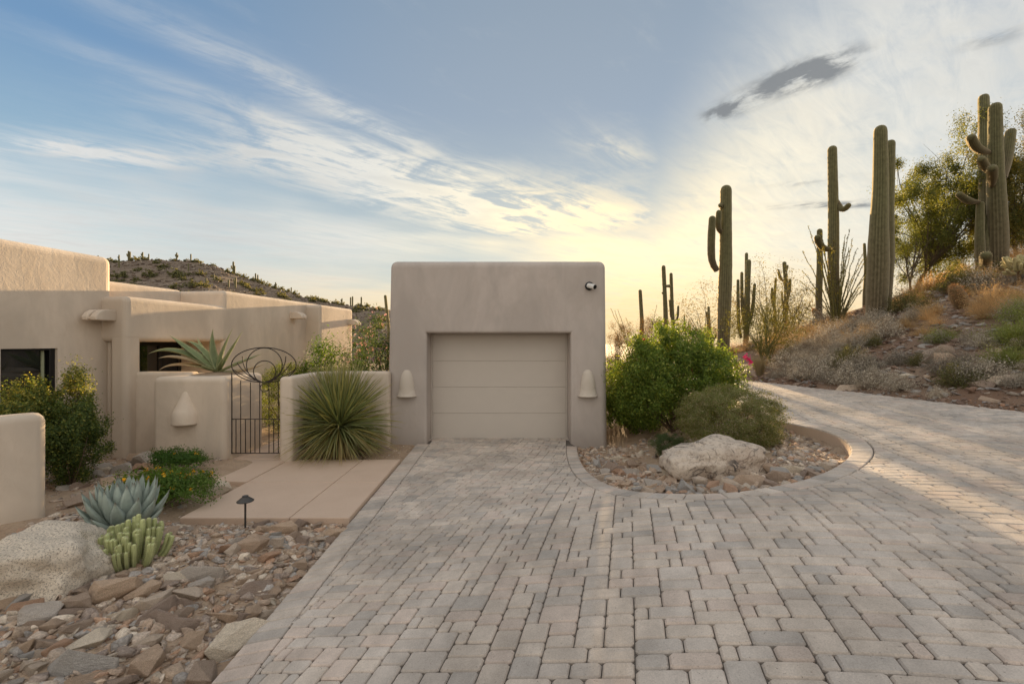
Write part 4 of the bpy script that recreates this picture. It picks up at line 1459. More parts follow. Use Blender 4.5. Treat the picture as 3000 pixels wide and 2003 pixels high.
bush('leafy_shrub', 'upright glossy green shrub behind the low wall, in front of the dark window', 'shrub', (-6.45, 5.85, ground_at(-6.45, 5.85)), (.42, .40, .60), 26000, .033, shc, [1.5, 4, 4, 3.2], 33, 200, .11, .55, .80, asp=.5, lump=.22, nstem=26, srad=.010)
bush('leafy_shrub', 'sunlit-yellow upright shrub branch against the wall right of the window', 'shrub', (-6.15, 6.25, ground_at(-6.15, 6.25)), (.20, .22, .62), 8000, .031, shc, [1, 3, 4, 4], 35, 70, .16, .5, .95, asp=.5, lump=.25, nstem=14, srad=.009)
bush('leafy_shrub', 'dark bushy lower shrub leaning right from behind the low wall', 'shrub', (-5.93, 5.98, ground_at(-5.93, 5.98)), (.33, .34, .52), 20000, .031, shc, [5, 4, 2, .4], 34, 150, .12, .5, .60, asp=.5, lump=.25, nstem=18, srad=.009)
bush('clipped_shrub', 'rounded clipped shrub in the courtyard seen through the iron gate', 'shrub', (-5.22, 10.3, ground_at(-5.22, 10.3)), (.66, .6, .76), 22000, .03, [(.09, .125, .03), (.13, .17, .038), (.21, .23, .055)], [3, 3, 1.5], 36, 220, .10, .85, .78, lump=.06, nstem=14)
bush('courtyard_shrub', 'bright green broad-leaved shrub rising behind the sotol wall', 'shrub', (-4.35, 10.9, ground_at(-4.35, 10.9)), (.62, .5, .95), 7000, .075, [(.06, .12, .02), (.10, .18, .025), (.20, .27, .04)], [3, 3, 1], 36, 60, .18, .6, 1.02, asp=.3, lump=.35, nstem=14)
bush('courtyard_shrub', 'small green shoot of shrub left of the broad-leaved shrub, above the wall', 'shrub', (-4.9, 10.6, ground_at(-4.9, 10.6)), (.26, .3, .5), 1600, .07, [(.06, .12, .02), (.12, .19, .03)], [1, 1], 37, 20, .22, .5, 1.0, asp=.3, nstem=7)
bush('oleander', 'tall oleander with pale pink flowers beside the garage left corner', 'oleander', (-3.55, 11.4, ground_at(-3.55, 11.4)), (.95, .8, 1.28), 16000, .085, [(.04, .075, .022), (.06, .10, .03), (.09, .13, .035)], [3, 3, 1], 38, 90, .16, .55, 1.28, asp=.17, lump=.3, nstem=22,
     flowers=(150, .05, [(.72, .46, .44), (.75, .56, .50), (.68, .40, .42)], lambda C, n: (n[:, 2] > .0)), srad=.02)
# ---------------------------------------------------------------- planted island
bc = [(.095, .15, .028), (.135, .20, .035), (.18, .25, .042), (.28, .32, .07)]
pink = [(.62, .03, .12), (.70, .06, .18), (.55, .03, .10)]
bb_ = hit(1975, 1262)
BG = bush('bougainvillea', 'large green bush with a few pink blooms right of the garage', 'bush', bb_, (1.12, 1.0, 1.04), 64000, .05, bc, [3, 4, 3, 1.5], 39, 480, .082, .55, .98, asp=.5, lump=.2, nstem=40, srad=.016,
     flowers=(7, .055, pink, lambda C, n: (n[:, 2] > .75)), zmin=.02)
bb_ = hit(1845, 1255)
bush('bougainvillea', 'lower dark green bush filling the gap beside the garage wall', 'bush', bb_, (.62, .8, .60), 20000, .05, bc, [5, 4, 1, .3], 40, 150, .12, .5, .56, asp=.5, lump=.35, nstem=22)
bb_ = np.array((2.75, 13.3, ground_at(2.75, 13.3)))
bush('hedge_shrub', 'dark shaded shrub behind the garage corner, left of the slim ocotillo', 'shrub', bb_, (1.0, .8, .85), 16000, .05, [(.07, .075, .03), (.10, .09, .04)], [1, 1], 44, 150, .12, .5, .72, asp=.4, nstem=20)
gb = [(.29, .26, .135), (.21, .235, .09), (.38, .325, .21), (.175, .215, .07)]
bb_ = hit(2140, 1322)
bush('rounded_shrub', 'round grey-green small-leaved shrub behind the pale boulder', 'shrub', bb_, (.76, .62, .50), 90000, .019, gb, [3, 4, 2, 3], 41, 700, .065, .70, .48, asp=.5, lump=.08, nstem=40, srad=.008, zmin=.03)
bb_ = hit(1958, 1335)
bush('low_shrub', 'small dark green low shrub left of the pale boulder', 'shrub', bb_, (.27, .25, .21), 14000, .018, [(.10, .145, .065), (.135, .18, .085)], [1, 1], 42, 120, .11, .6, .19, asp=.4, nstem=16, srad=.005)
# stray pink bloom on a long cane
bb_ = hit(2120, 1180)
pk = P(2192, 1053, bb_[1] + .2)
BL = thing('bougainvillea_cane', 'long arching cane ending in a bright pink bloom, right of big bush', 'bougainvillea', bb_)
V, Fq = tube(bez(bb_, bb_ + (.1, .1, 1.2), pk, 12), np.linspace(.010, .003, 12), 5, cap=False)
part(BL, 'cane', V, Fq, M['wood'], col=(.17, .12, .06))
rng = np.random.default_rng(77)
qq = np.concatenate([pk + (dx, 0, dz) + rng.normal(0, .024, (26, 3)) for dx, dz in ((-.05, .06), (0, .016), (.05, -.05))])
V, Fq = leaves(qq, rng.normal(0, 1, qq.shape) + (0, -1, .3), .042, rng, .85)
part(BL, 'bloom', V, Fq, M['petal'], col=np.repeat(tint(len(qq), [(.75, .03, .20), (.8, .08, .28)], [1, 1], rng), 4, axis=0), kind='stuff')

# ================================================================ rocks
def rock_mesh(name, rng, flat=.5, long=1.3, npts=14, bev=.014, sub=1, amp=.03):
    """angular broken stone about 1 unit across, bedded near z = 0"""
    bm = bmesh.new()
    for _ in range(npts):
        d = rng.normal(0, 1, 3); d /= np.linalg.norm(d)
        d = np.sign(d) * np.abs(d) ** .75
        bm.verts.new(tuple(d * (.5 * long, .5 / long ** .5, .5 * flat) * rng.uniform(.8, 1.1)))
    r = bmesh.ops.convex_hull(bm, input=bm.verts[:])
    bmesh.ops.delete(bm, geom=[v for v in bm.verts if not v.link_faces], context='VERTS')
    bmesh.ops.dissolve_limit(bm, angle_limit=math.radians(14), verts=bm.verts[:], edges=bm.edges[:])
    bmesh.ops.bevel(bm, geom=bm.edges[:], offset=bev * min(1, flat * 1.6), segments=1, profile=.6, affect='EDGES')
    bmesh.ops.triangulate(bm, faces=bm.faces[:])
    if sub:
        bmesh.ops.subdivide_edges(bm, edges=[e for e in bm.edges if e.calc_length() > .12], cuts=1, use_grid_fill=True)
        bmesh.ops.triangulate(bm, faces=bm.faces[:])
        so = rng.uniform(0, 100, 3)
        bm.normal_update()
        for v in bm.verts:
            v.co += v.normal * (mnoise.noise(Vector(so) + v.co * 5) * amp + mnoise.noise(Vector(so) + v.co * 13) * amp * .4)
    V, Fs = from_bm(bm)
    V[:, 2] += .5 * flat * .45
    return V, Fs

rr = np.random.default_rng(100)
ROCKS = []
for k in range(30):
    fl, lo = rr.uniform(.5, 1.0), rr.uniform(1.0, 1.8)
    V, Fs = rock_mesh('stone', rr, fl, lo, int(rr.integers(9, 15)), amp=.022)
    ROCKS.append((V, Fs, fl, lo))
ROCK_ME = []
for V, Fs, fl, lo in ROCKS:
    me = rawmesh('stone', V, Fs, col=(1, 1, 1))
    me.materials.append(M['rock'])
    ROCK_ME.append(me)

LANDM = []       # (name, photo x, photo y)
def to_px(p):
    return 1500 + p[0] / p[1] * F, 1001.5 - (p[2] - CH) / p[1] * F
USED = {}
def where(p, marks):
    x, y = to_px(p)
    n, mx, my = min(marks, key=lambda m: (m[1] - x) ** 2 + ((m[2] - y) * 1.3) ** 2)
    dx, dy = x - mx, y - my
    if abs(dx) > abs(dy) * 1.2:
        rel = 'right of' if dx > 0 else 'left of'
    else:
        rel = 'in front of' if dy > 0 else 'behind'
    return rel + ' ' + n

placed = []
def scatter(n, region, sizes, marks, group, rng, zsink=.25, indiv=True, orient=None, tries=60, gap=.36, noun='stone'):
    """stones lying apart in a plan region; returns those made"""
    made = 0
    for k in range(n):
        s_ = rng.uniform(*sizes[k * len(sizes) // n])
        for _ in range(tries):
            x, y = region(rng)
            if x is None: continue
            if all((x - a) ** 2 + (y - b) ** 2 > (gap * (s_ + c)) ** 2 for a, b, c in placed):
                break
        else:
            continue
        placed.append((x, y, s_))
        mi = int(rng.integers(len(ROCK_ME)))
        fl, lo = ROCKS[mi][2:]
        z = ground_at(x, y) - s_ * fl * zsink * .5
        rz = rng.uniform(0, 6.28) if orient is None else orient + rng.normal(0, .5)
        o = put(noun, ROCK_ME[mi], loc=(x, y, z), rot=(rng.normal(0, .22), rng.normal(0, .22), rz), scale=s_)
        shape = 'flat' if fl < .6 else 'blocky' if lo < 1.25 else 'long' if lo > 1.5 else 'angular'
        size = 'large' if s_ > .24 else 'small' if s_ < .13 else 'medium'
        tag(o, f'{size} {shape} broken stone {where((x, y, z), marks)}', 'stone', group)
        made += 1
    return made

# boulders
def boulder(name, label, c, R, mat, seed, rough=.16, pts=None, flat_bottom=True):
    bm = bmesh.new()
    bmesh.ops.create_icosphere(bm, subdivisions=5, radius=1)
    rng = np.random.default_rng(seed)
    so = Vector(rng.uniform(0, 50, 3))
    cuts = []
    for _ in range(9):
        d = Vector(rng.normal(0, 1, 3)).normalized()
        cuts.append((d, rng.uniform(.72, .93)))
    for v in bm.verts:
        d = v.co.normalized()
        v.co = Vector([math.copysign(abs(t) ** .85, t) for t in d])
        for n_, q in cuts:
            e = v.co.dot(n_) - q
            if e > 0: v.co -= n_ * e * .85
        v.co += d * (mnoise.fractal(so + d * 1.6, 1.0, 2.1, 4) * rough + mnoise.fractal(so + d * 7, .8, 2.1, 3) * rough * .12)
        v.co = Vector((v.co.x * R[0], v.co.y * R[1], v.co.z * R[2]))
    V, Fs = from_bm(bm)
    me = rawmesh(name, V, Fs, smooth=True)
    o = put(name, me, M[mat], loc=c)
    return tag(o, label, 'boulder')
boulder('boulder', 'large speckled grey granite boulder by the low wall at lower left', (-3.84, 3.60, .17), (.57, .46, .345), 'granite', 12, .17)
boulder('boulder', 'wide pale boulder with dark cracks at the edge of the planted island', tuple(hit(2125, 1400) + (0, .34, .06)), (.63, .42, .33), 'quartz', 5, .16)
placed += [(-3.93, 3.72, 1.05), (-3.37, 3.93, .42), (-3.86, 4.42, .55), (-4.17, 5.42, .9), (*(hit(2030, 1400) + (0, .3, 0))[:2], .6), (*(hit(2150, 1400) + (0, .3, 0))[:2], .6), (*hit(1958, 1335)[:2], .4), (-2.885, 4.8, .06), (-4.98, 6.62, .6)]

LM = [('the granite boulder', 150, 1680), ('the finger-stemmed cactus clump', 378, 1650), ('the path light', 716, 1540), ('the concrete walk corner', 1000, 1545), ('the driveway edge', 800, 1800),
      ('the driveway edge near the photo bottom', 650, 1960), ('the bare sand patch', 450, 1830), ('the bottom left corner', 60, 1950), ('the blue agave', 365, 1500)]
LMW = [('the glossy shrub', 230, 1400), ('the entry pier', 350, 1340), ('the yellow lantana', 380, 1440), ('the low wall end', 170, 1500), ('the planter pillar', 440, 1360)]
LMI = [('the pale boulder', 2100, 1400), ('the garage corner', 1740, 1330), ('the low dark shrub', 1930, 1330), ('the round shrub', 2250, 1330), ('the left bend of the kerb', 1770, 1420), ('the front kerb', 1950, 1440), ('the right bend of the kerb', 2400, 1370)]
def in_front_bed(rng):
    y = rng.uniform(2.45, 4.95) if rng.random() < .8 else rng.uniform(2.45, 3.6)
    xr = left_x(y) - .07
    x = xr - (rng.random() ** 1.25) * 3.0
    u, v = x / y, CH / y
    if u < -1.19 or x < -5: return None, None
    # leave the sandy strips open, as between the path light and the boulder
    if 4.05 < y < 4.9 and -3.35 < x < -2.75 and rng.random() < .93: return None, None
    if y > 4.25 and x < -2.9 and rng.random() < .75: return None, None
    if vnoise(np.array([x]), np.array([y]), 1.1, 55, 2)[0] < -.19: return None, None
    return x, y
rng = np.random.default_rng(200)
# a few stones that stand out in the photo: photo x, y of the foot, width
for (x, y, w_, mi, rz, lab) in ((735, 1610, .25, 3, .3, 'large reddish block of stone beside the path light'), (590, 1690, .26, 5, .2, 'large angular tan and grey block with an orange crown'),
                               (690, 1895, .31, 8, .9, 'long cream-white stone against the driveway edge'), (335, 1745, .33, 11, .5, 'large brown wedge of stone in front of the cactus clump'),
                               (425, 1735, .27, 13, .1, 'rounded rusty brown stone under the cactus clump'), (255, 1890, .24, 15, .4, 'brown cube-like stone below the granite boulder'),
                               (430, 1965, .22, 17, .2, 'round brown stone near the bottom edge of the bed'), (590, 1985, .27, 9, .5, 'broad tan slab of stone at the driveway edge near photo bottom'),
                               (980, 1570, .28, 20, .35, 'long pale flat stone at the corner of walk and driveway'), (240, 1960, .30, 22, .3, 'long grey-green shard lying near bottom left'),
                               (110, 1810, .30, 24, .2, 'flat brown slab leaning on the granite boulder'), (640, 1815, .28, 26, .45, 'long thin grey shard pointing at the driveway'),
                               (830, 1560, .27, 1, .15, 'flat grey layered stone along the front of the walk')):
    p = hit(x, y)
    placed.append((p[0], p[1], w_))
    o = put('stone', ROCK_ME[mi], loc=(p[0], p[1], p[2] - .03), rot=(rng.normal(0, .1), rng.normal(0, .1), rz), scale=w_)
    tag(o, lab, 'stone', 'broken stones in the front bed')
scatter(135, in_front_bed, [(.16, .23), (.13, .19), (.11, .16), (.09, .14), (.08, .12)], LM, 'broken stones in the front bed', rng, orient=.45, gap=.26)
def in_wall_bed(rng):
    y = rng.uniform(4.7, 7.5); x = rng.uniform(-6.9, -3.85)
    if x < -7.0 + .14 * (y - 7) + .25: return None, None
    if x > -4.7 and y > 6.2: return None, None
    # clear of the low wall at the left
    if (x + 5.03) * -.79 + (y - 4.8) * .61 > -.15 and (x + 5.03) * .61 + (y - 4.8) * .79 < .1: return None, None
    return x, y
scatter(32, in_wall_bed, [(.26, .42), (.18, .3), (.12, .2)], LMW, 'broken stones in the bed by the house', rng, gap=.32)
def in_island(rng):
    px, py = rng.uniform(1695, 2470), 1445 - 125 * rng.random() ** 1.5
    if py < 1350 and px > 2150: return None, None
    if py < 1370 and rng.random() < .5: return None, None
    p = hit(px, py)
    if poly_dist(p[:1], p[1:2], ISL)[0] > -.06: return None, None
    return p[0], p[1]
for (x, y, w_, mi, rz, lab) in ((2330, 1380, .30, 4, .1, 'white slab-like stone at right end of the pale boulder'), (2375, 1395, .24, 6, .2, 'blue-grey stone next to the white slab'), (2432, 1380, .24, 10, .1, 'rust brown stone at right end of the island rockery'),
                               (2205, 1425, .28, 12, .0, 'wide grey-brown slab in front of the pale boulder'), (2290, 1412, .28, 14, .2, 'broad pinkish stone slab on the right of the rockery'), (2055, 1428, .23, 16, .1, 'rounded ochre stone in the middle of the rockery'),
                               (1762, 1408, .22, 18, .6, 'brown stone in the left bend of the kerb'), (1900, 1436, .22, 28, .1, 'dark slate-coloured stone against the front kerb')):
    p = hit(x, y)
    placed.append((p[0], p[1], w_))
    o = put('stone', ROCK_ME[mi], loc=(p[0], p[1], p[2] - .03), rot=(rng.normal(0, .1), rng.normal(0, .1), rz), scale=w_)
    tag(o, lab, 'stone', 'broken stones in the planted island')
scatter(105, in_island, [(.18, .26), (.15, .22), (.12, .18), (.10, .15)], LMI, 'broken stones in the planted island', rng, gap=.22)
p = np.array((-2.42, 8.35, ground_at(-2.42, 8.35)))
tag(put('stone', ROCK_ME[7], loc=p, rot=(.1, .5, .4), scale=.2), 'single grey stone on gravel between the sotol and the driveway', 'stone')

# loose smaller stones and gravel, too many to count
def loose(name, label, n, region, sizes, rng, mat='scree', flatk=1.0, pal=None):
    pal = pal or [(.46, .34, .25), (.57, .46, .365), (.38, .30, .245), (.51, .385, .28), (.45, .41, .37), (.68, .57, .45), (.50, .325, .22)]
    out = []
    base = []
    r2 = np.random.default_rng(7)
    for k in range(10):
        V, Fs = rock_mesh('g', r2, r2.uniform(.35, .8) * flatk, r2.uniform(1, 1.7), 9, .05, 0)
        bm = bmesh.new(); vs = [bm.verts.new(v) for v in V]
        for f in Fs: bm.faces.new([vs[i] for i in f])
        bmesh.ops.triangulate(bm, faces=bm.faces[:])
        V, Fs = from_bm(bm)
        base.append((V, np.array(Fs)))
    pts = []
    while len(pts) < n:
        q = region(rng)
        if q[0] is not None: pts.append(q)
    pts = np.array(pts)
    zs = gz(pts[:, 0], pts[:, 1])
    for k in range(n):
        V, Fq = base[int(rng.integers(10))]
        s_ = sizes[0] * (sizes[1] / sizes[0]) ** (rng.random() ** 1.5)
        a, b, c = rng.uniform(0, 6.28), rng.normal(0, .25), rng.normal(0, .25)
        R = np.array(Matrix.Rotation(a, 3, 'Z') @ Matrix.Rotation(b, 3, 'X') @ Matrix.Rotation(c, 3, 'Y'))
        col = np.array(pal[int(rng.integers(len(pal)))]) * rng.uniform(.8, 1.2)
        out.append((V @ R.T * s_ + (pts[k, 0], pts[k, 1], zs[k] - s_ * .06), Fq, col))
    V, Fq, C = merge(out)
    o = single(name, label, None, V, Fq, M[mat], col=C, kind='stuff')
    return o
def bed_any(rng):
    y = rng.uniform(2.4, 5.0); x = left_x(y) - .03 - rng.random() ** 1.1 * 3.1
    return (x, y) if x > -1.2 * y else (None, None)
loose('gravel', 'small broken stones and gravel between the rocks of the front bed', 4300, bed_any, (.025, .15), rng)
loose('gravel', 'loose stones and gravel in the bed along the house', 900, lambda r: (lambda q: q)(in_wall_bed(r)), (.02, .12), rng)
_c = np.random.default_rng(9).uniform((1.2, 4.4), (5.2, 9.0), (14000, 2))
_d = poly_dist(_c[:, 0], _c[:, 1], ISL)
_keep = (_d < -.03) & (np.random.default_rng(10).random(len(_c)) < np.where(_d > -.75, 1.0, .25))
ISLP = iter(_c[_keep])
def isl_any(rng):
    p = next(ISLP)
    return p[0], p[1]
loose('gravel', 'small stones and gravel covering the planted island', 3600, isl_any, (.03, .15), rng)
def by_garage(rng):
    x, y = rng.uniform(-3.3, -1.95), rng.uniform(7.55, 8.85)
    return x, y
loose('gravel', 'tan gravel strip between the sotol and the driveway', 500, by_garage, (.012, .04), rng)

# ================================================================ cacti
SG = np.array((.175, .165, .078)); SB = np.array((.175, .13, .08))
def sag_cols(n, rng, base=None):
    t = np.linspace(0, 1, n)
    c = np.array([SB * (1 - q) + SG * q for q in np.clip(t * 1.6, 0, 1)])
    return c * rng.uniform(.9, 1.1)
def saguaro(label, foot, top, w, arms=(), group='saguaros on the near slope', ribs=16, d=None, second=(), lean=None, bulge=1.12, depth=.3, per=2, ws=None):
    """foot/top: photo positions; w: stem width in photo pixels; arms: lists of photo points with widths"""
    p0 = hit(*foot) if d is None else np.array([(foot[0] - 1500) / F * d, d, ground_at((foot[0] - 1500) / F * d, d)])
    d_ = p0[1]
    rng = np.random.default_rng(int(foot[0] * 7 + foot[1]))
    T = thing('saguaro', label, 'saguaro', p0, group)
    sc = d_ / F
    def col(pts, ws, name, dy=0.0, capn=True, n=None):
        q = np.array([P(x, y, d_ + dy * k) for k, (x, y) in zip(np.linspace(0, 1, len(pts)), pts)])
        n = n or max(10, int(np.linalg.norm(np.diff(q, axis=0), axis=1).sum() / (.2 if ribs > 8 else .6)))
        # resample as smooth curve
        t = np.concatenate([[0], np.cumsum(np.linalg.norm(np.diff(q, axis=0), axis=1))]); t /= t[-1]
        if len(q) > 2:
            for _ in range(3):
                q2 = np.empty((2 * len(q), 3)); q2[0], q2[-1] = q[0], q[-1]
                q2[1:-1:2] = .75 * q[:-1] + .25 * q[1:]; q2[2:-1:2] = .25 * q[:-1] + .75 * q[1:]
                q = q2
            t = np.concatenate([[0], np.cumsum(np.linalg.norm(np.diff(q, axis=0), axis=1))]); t /= t[-1]
        tt = np.linspace(0, 1, n)
        q = np.stack([np.interp(tt, t, q[:, k]) for k in range(3)], 1)
        if name == 'stem': q[:, 0] += np.interp(tt, [0, .3, .6, 1], rng.normal(0, .05, 4)) * sc * 50
        r = np.interp(tt, np.linspace(0, 1, len(ws)), ws) * sc * .5 * (1 + rng.normal(0, .012, n))
        q[-1] = q[-1]
        t_ = q[-1] - q[-2]; L = np.linalg.norm(t_)
        q[-1] = q[-1] - t_ / L * min(r[-1], L * .7)      # dome ends at the given top
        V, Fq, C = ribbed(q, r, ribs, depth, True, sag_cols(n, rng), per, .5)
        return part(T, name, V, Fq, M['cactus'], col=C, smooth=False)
    f2 = to_px(p0 + (0, 0, -.25))
    col([f2, top] if lean is None else [f2] + list(lean) + [top], ws or [w * .93, w * bulge, w * bulge, w * 1.0, w * .93], 'stem')
    for pts, wd_, dy in arms:
        col(pts, wd_, 'arm', dy)
    for ft, tp, wd_, dy in second:
        q = [ft, tp]
        col(q, wd_, 'stem', dy)
    return T
# big ones on the slope
saguaro('tall saguaro with a raised left arm, nearest right of the big bush', (2117, 1075), (2127, 547), 33, [([(2100, 792), (2085, 770), (2083, 720), (2087, 632)], [17, 21, 21, 19], -.4), ([(2113, 681), (2103, 668), (2106, 617)], [13, 16, 15], -.3), ([(2116, 603), (2109, 602)], [13, 13], -.2)])
saguaro('tall saguaro with a short hooked right arm, rising behind the ocotillo', (2448, 948), (2438, 428), 26, [([(2450, 588), (2462, 612), (2475, 614), (2489, 598)], [13, 16, 16, 14], -.5), ([(2434, 731), (2412, 728), (2398, 712), (2393, 691)], [14, 17, 18, 16], -.9)])
saguaro('thick twin-stemmed saguaro standing at the top of the cut slope', (2567, 926), (2580, 371), 42, [], lean=[(2572, 690), (2580, 560)], second=[((2592, 918), (2609, 411), [32, 34, 31, 25], .9)], ribs=17, ws=[50, 54, 53, 46, 40, 36, 33])
saguaro('many-armed saguaro with two tall stems at the right edge', (2922, 792), (2915, 304), 34, [([(2897, 447), (2868, 440), (2850, 420), (2842, 398)], [12, 22, 24, 22], -.8), ([(2897, 499), (2885, 488), (2873, 464)], [18, 22, 20], -1.0),
        ([(2906, 545), (2908, 520), (2906, 490)], [12, 23, 23], -1.4), ([(2938, 520), (2950, 470), (2962, 378)], [20, 27, 25], .5), ([(2886, 795), (2888, 745)], [26, 27], -1.2), ([(2890, 790), (2888, 690), (2888, 598)], [18, 18, 16], .3)], lean=[(2918, 560)], second=[((2886, 790), (2880, 279), [27, 31, 31, 27], 1.6)], ws=[44, 46, 45, 41, 36, 32, 30])
saguaro('left-armed slim saguaro stem behind the many-armed saguaro', (2872, 800), (2871, 590), 20, [([(2868, 592), (2835, 590), (2806, 567)], [10, 20, 17], -.3)])
# far ones towards the sunset
FARG = 'saguaros on the skyline right of the garage'
saguaro('single bare saguaro spike nearest the garage on the skyline', (1880, 1035), (1876, 848), 11, d=23.6, group=FARG, ribs=10)
saguaro('pair-stemmed saguaro left stem with side knobs behind the big bush', (1954, 1030), (1946, 777), 12, [([(1951, 838), (1962, 838)], [7, 10], -.1), ([(1943, 860), (1941, 858)], [6, 6], 0)], d=24.8, group=FARG, ribs=10)
saguaro('slender saguaro with a low right arm behind the big bush', (1974, 1030), (1964, 799), 10, [([(1975, 940), (1986, 935), (1987, 895)], [5, 7, 6], 0), ([(1966, 930), (1962, 878)], [6, 6], 0)], d=25.4, group=FARG, ribs=10)
saguaro('tiny distant saguaro spike above the big bush', (2007, 1030), (2006, 923), 4, [([(2012, 960), (2018, 955), (2018, 940)], [3, 4, 3], 0)], d=43.4, group=FARG, ribs=8)
saguaro('small distant saguaro just left of the tall left-armed one', (2082, 1030), (2079, 897), 8, d=32.2, group=FARG, ribs=8)
saguaro('small distant saguaro second left of the tall left-armed one', (2072, 1030), (2072, 912), 7, d=33.5, group=FARG, ribs=8)
saguaro('candelabra saguaro with many upright arms behind the palo verde', (2184, 1020), (2192, 760), 15, [([(2172, 990), (2163, 960), (2162, 818)], [8, 10, 8], 0), ([(2180, 950), (2174, 900), (2173, 796)], [8, 10, 8], .2), ([(2186, 900), (2187, 740)], [10, 9], .3), ([(2190, 960), (2205, 915), (2211, 830)], [8, 10, 8], -.2)], d=26.0, group=FARG, ribs=10)
saguaro('saguaro with raised arms both sides, beyond the palo verde', (2302, 990), (2300, 766), 12, [([(2296, 824), (2285, 815), (2279, 789)], [6, 8, 7], 0), ([(2302, 800), (2307, 778)], [6, 7], 0), ([(2304, 880), (2313, 860), (2315, 816)], [6, 9, 8], 0), ([(2296, 900), (2291, 880), (2291, 852)], [5, 5, 5], 0)], d=27.3, group=FARG, ribs=10)
saguaro('slim saguaro left of the one with arms both sides', (2271, 985), (2272, 813), 7, [([(2266, 900), (2262, 880), (2262, 842)], [5, 8, 7], 0)], d=27.9, group=FARG, ribs=8)
saguaro('thin saguaro rising just left behind the ocotillo stems', (2400, 925), (2398, 670), 16, d=18.6, group=FARG, ribs=10)
saguaro('thin dark saguaro between the ocotillo and the twin-stemmed saguaro', (2530, 905), (2531, 712), 8, [([(2533, 790), (2542, 775), (2545, 760)], [4, 5, 4], 0)], d=18.6, group=FARG, ribs=8)
saguaro('saguaro tip peeking out at left corner of garage', (1133, 1010), (1131, 864), 9, d=26, group='saguaros behind the garage', ribs=10)

# saguaros on the distant hill: photo positions read from an enlarged view
FH = [(98, 158, 182, 'leftmost tiny saguaro peeking over the house roof corner'), (258, 160, 205, 'saguaro on the far hill above the roof corner'), (331, 135, 206, 'tallest left saguaro of the pair on the far hill top'), (342, 141, 206, 'right saguaro of the pair on the far hill top'),
      (438, 150, 208, 'single saguaro right of the pair on the far hill top'), (485, 168, 208, 'short saguaro stub on the far hill top'), (699, 150, 208, 'armed saguaro at the crest of the far hill'), (807, 157, 210, 'bare saguaro pole right of the crest of the far hill'),
      (1132, 195, 283, 'tall saguaro on the right shoulder of the far hill'), (1142, 226, 287, 'shorter saguaro beside the tall one on the hill shoulder'), (1302, 273, 334, 'left saguaro within the shrubs down the far ridge'), (1319, 280, 336, 'right saguaro within the shrubs down the far ridge'),
      (1455, 342, 388, 'short saguaro lower down the far ridge'), (1575, 382, 414, 'tiny saguaro stub on the descending ridge'), (1963, 462, 510, 'first of four saguaros low on the far ridge'), (2029, 460, 522, 'second of four saguaros low on the far ridge'),
      (2044, 455, 524, 'third of four saguaros low on the far ridge'), (2111, 457, 527, 'last of four saguaros low on the far ridge'), (788, 245, 300, 'saguaro on the far hillside below the crest'), (924, 355, 418, 'pale saguaro on the far hillside above the roof parapet'),
      (984, 330, 377, 'dark short saguaro in the middle of the far hillside'), (1095, 368, 427, 'saguaro on the far hillside left of a green bush'), (1148, 350, 427, 'taller saguaro on the far hillside near a green bush'), (257, 205, 272, 'saguaro on the far hillside beside the tall house block')]
for x, yt, yb, lab in FH:
    f = (250 + x * .3831, 680 + yb * .3831)
    p = hit(*f, dmin=60)
    h = max(2.0, (yb - yt) * .3831 / F * p[1])
    rng = np.random.default_rng(x)
    T = thing('saguaro', lab, 'saguaro', p, 'saguaros on the far hill')
    V, Fq, C = ribbed(np.array([p + (0, 0, h * t) for t in np.linspace(-.05, .97, 7)]), h * .05 + .12, 7, .14, True, SG * .7)
    part(T, 'stem', V, Fq, M['cactus'], col=C)
    if x in (258, 331, 699, 1132, 1455, 438, 1148, 1963):
        for s_ in ((-1, 1) if x in (699, 1455) else (-1,)):
            z = rng.uniform(.35, .55)
            V, Fq, C = ribbed(bez(p + (0, 0, h * z), p + (s_ * h * .16, 0, h * z), p + (s_ * h * .17, 0, h * (z + .28)), 6), h * .038 + .08, 6, .14, True, SG * .8)
            part(T, 'arm', V, Fq, M['cactus'], col=C)

# ---------------------------------------------------------------- ocotillo
def ocotillo(label, base, tips, seed, r=.022, extra=8, leafy=True):
    rng = np.random.default_rng(seed)
    base = np.asarray(base, float)
    T = thing('ocotillo', label, 'ocotillo', base)
    tips = [np.asarray(t) for t in tips]
    for _ in range(extra):
        a, b = tips[int(rng.integers(len(tips)))], tips[int(rng.integers(len(tips)))]
        k = rng.random()
        q = a * k + b * (1 - k)
        q = base + (q - base) * rng.uniform(.6, .95) + rng.normal(0, .2, 3) * (1, 1.5, .5)
        tips.append(q)
    for t in tips:
        L = np.linalg.norm(t - base)
        mid = base * .55 + t * .45 + (0, 0, L * .06) - (t - base) * (.10, .10, 0)
        n = 22
        pth = bez(base + rng.normal(0, .06, 3) * (1, 1, 0) - (0, 0, .05), mid, t, n)
        w = np.cumsum(rng.normal(0, .012, (n, 3)), axis=0) * L * .35
        w -= np.linspace(0, 1, n)[:, None] * w[-1] * .8
        pth = pth + w
        V, Fq = tube(pth, np.linspace(r, r * .35, n), 5, cap=False)
        c = np.array([(.13, .115, .055), (.17, .15, .05)][int(rng.integers(2))])
        s = part(T, 'stem', V, Fq, M['wood'], col=c)
        m = int(L * 34)
        k = rng.uniform(.15, 1, m) * (n - 1)
        i0 = np.clip(k.astype(int), 0, n - 2)
        C0 = pth[i0] + (pth[i0 + 1] - pth[i0]) * (k - i0)[:, None]
        dv = rng.normal(0, 1, (m, 3)); dv /= np.linalg.norm(dv, axis=1)[:, None]
        V, Fq = leaves(C0 + dv * r * 1.2, dv, (.06 if leafy else .03), rng, .4)
        part(s, 'leaflets', V, Fq, M['leaf'], col=np.repeat(tint(m, [(.20, .20, .05), (.28, .25, .07), (.12, .09, .045)], [2, 2, 2], rng), 4, 0), kind='stuff')
    return T
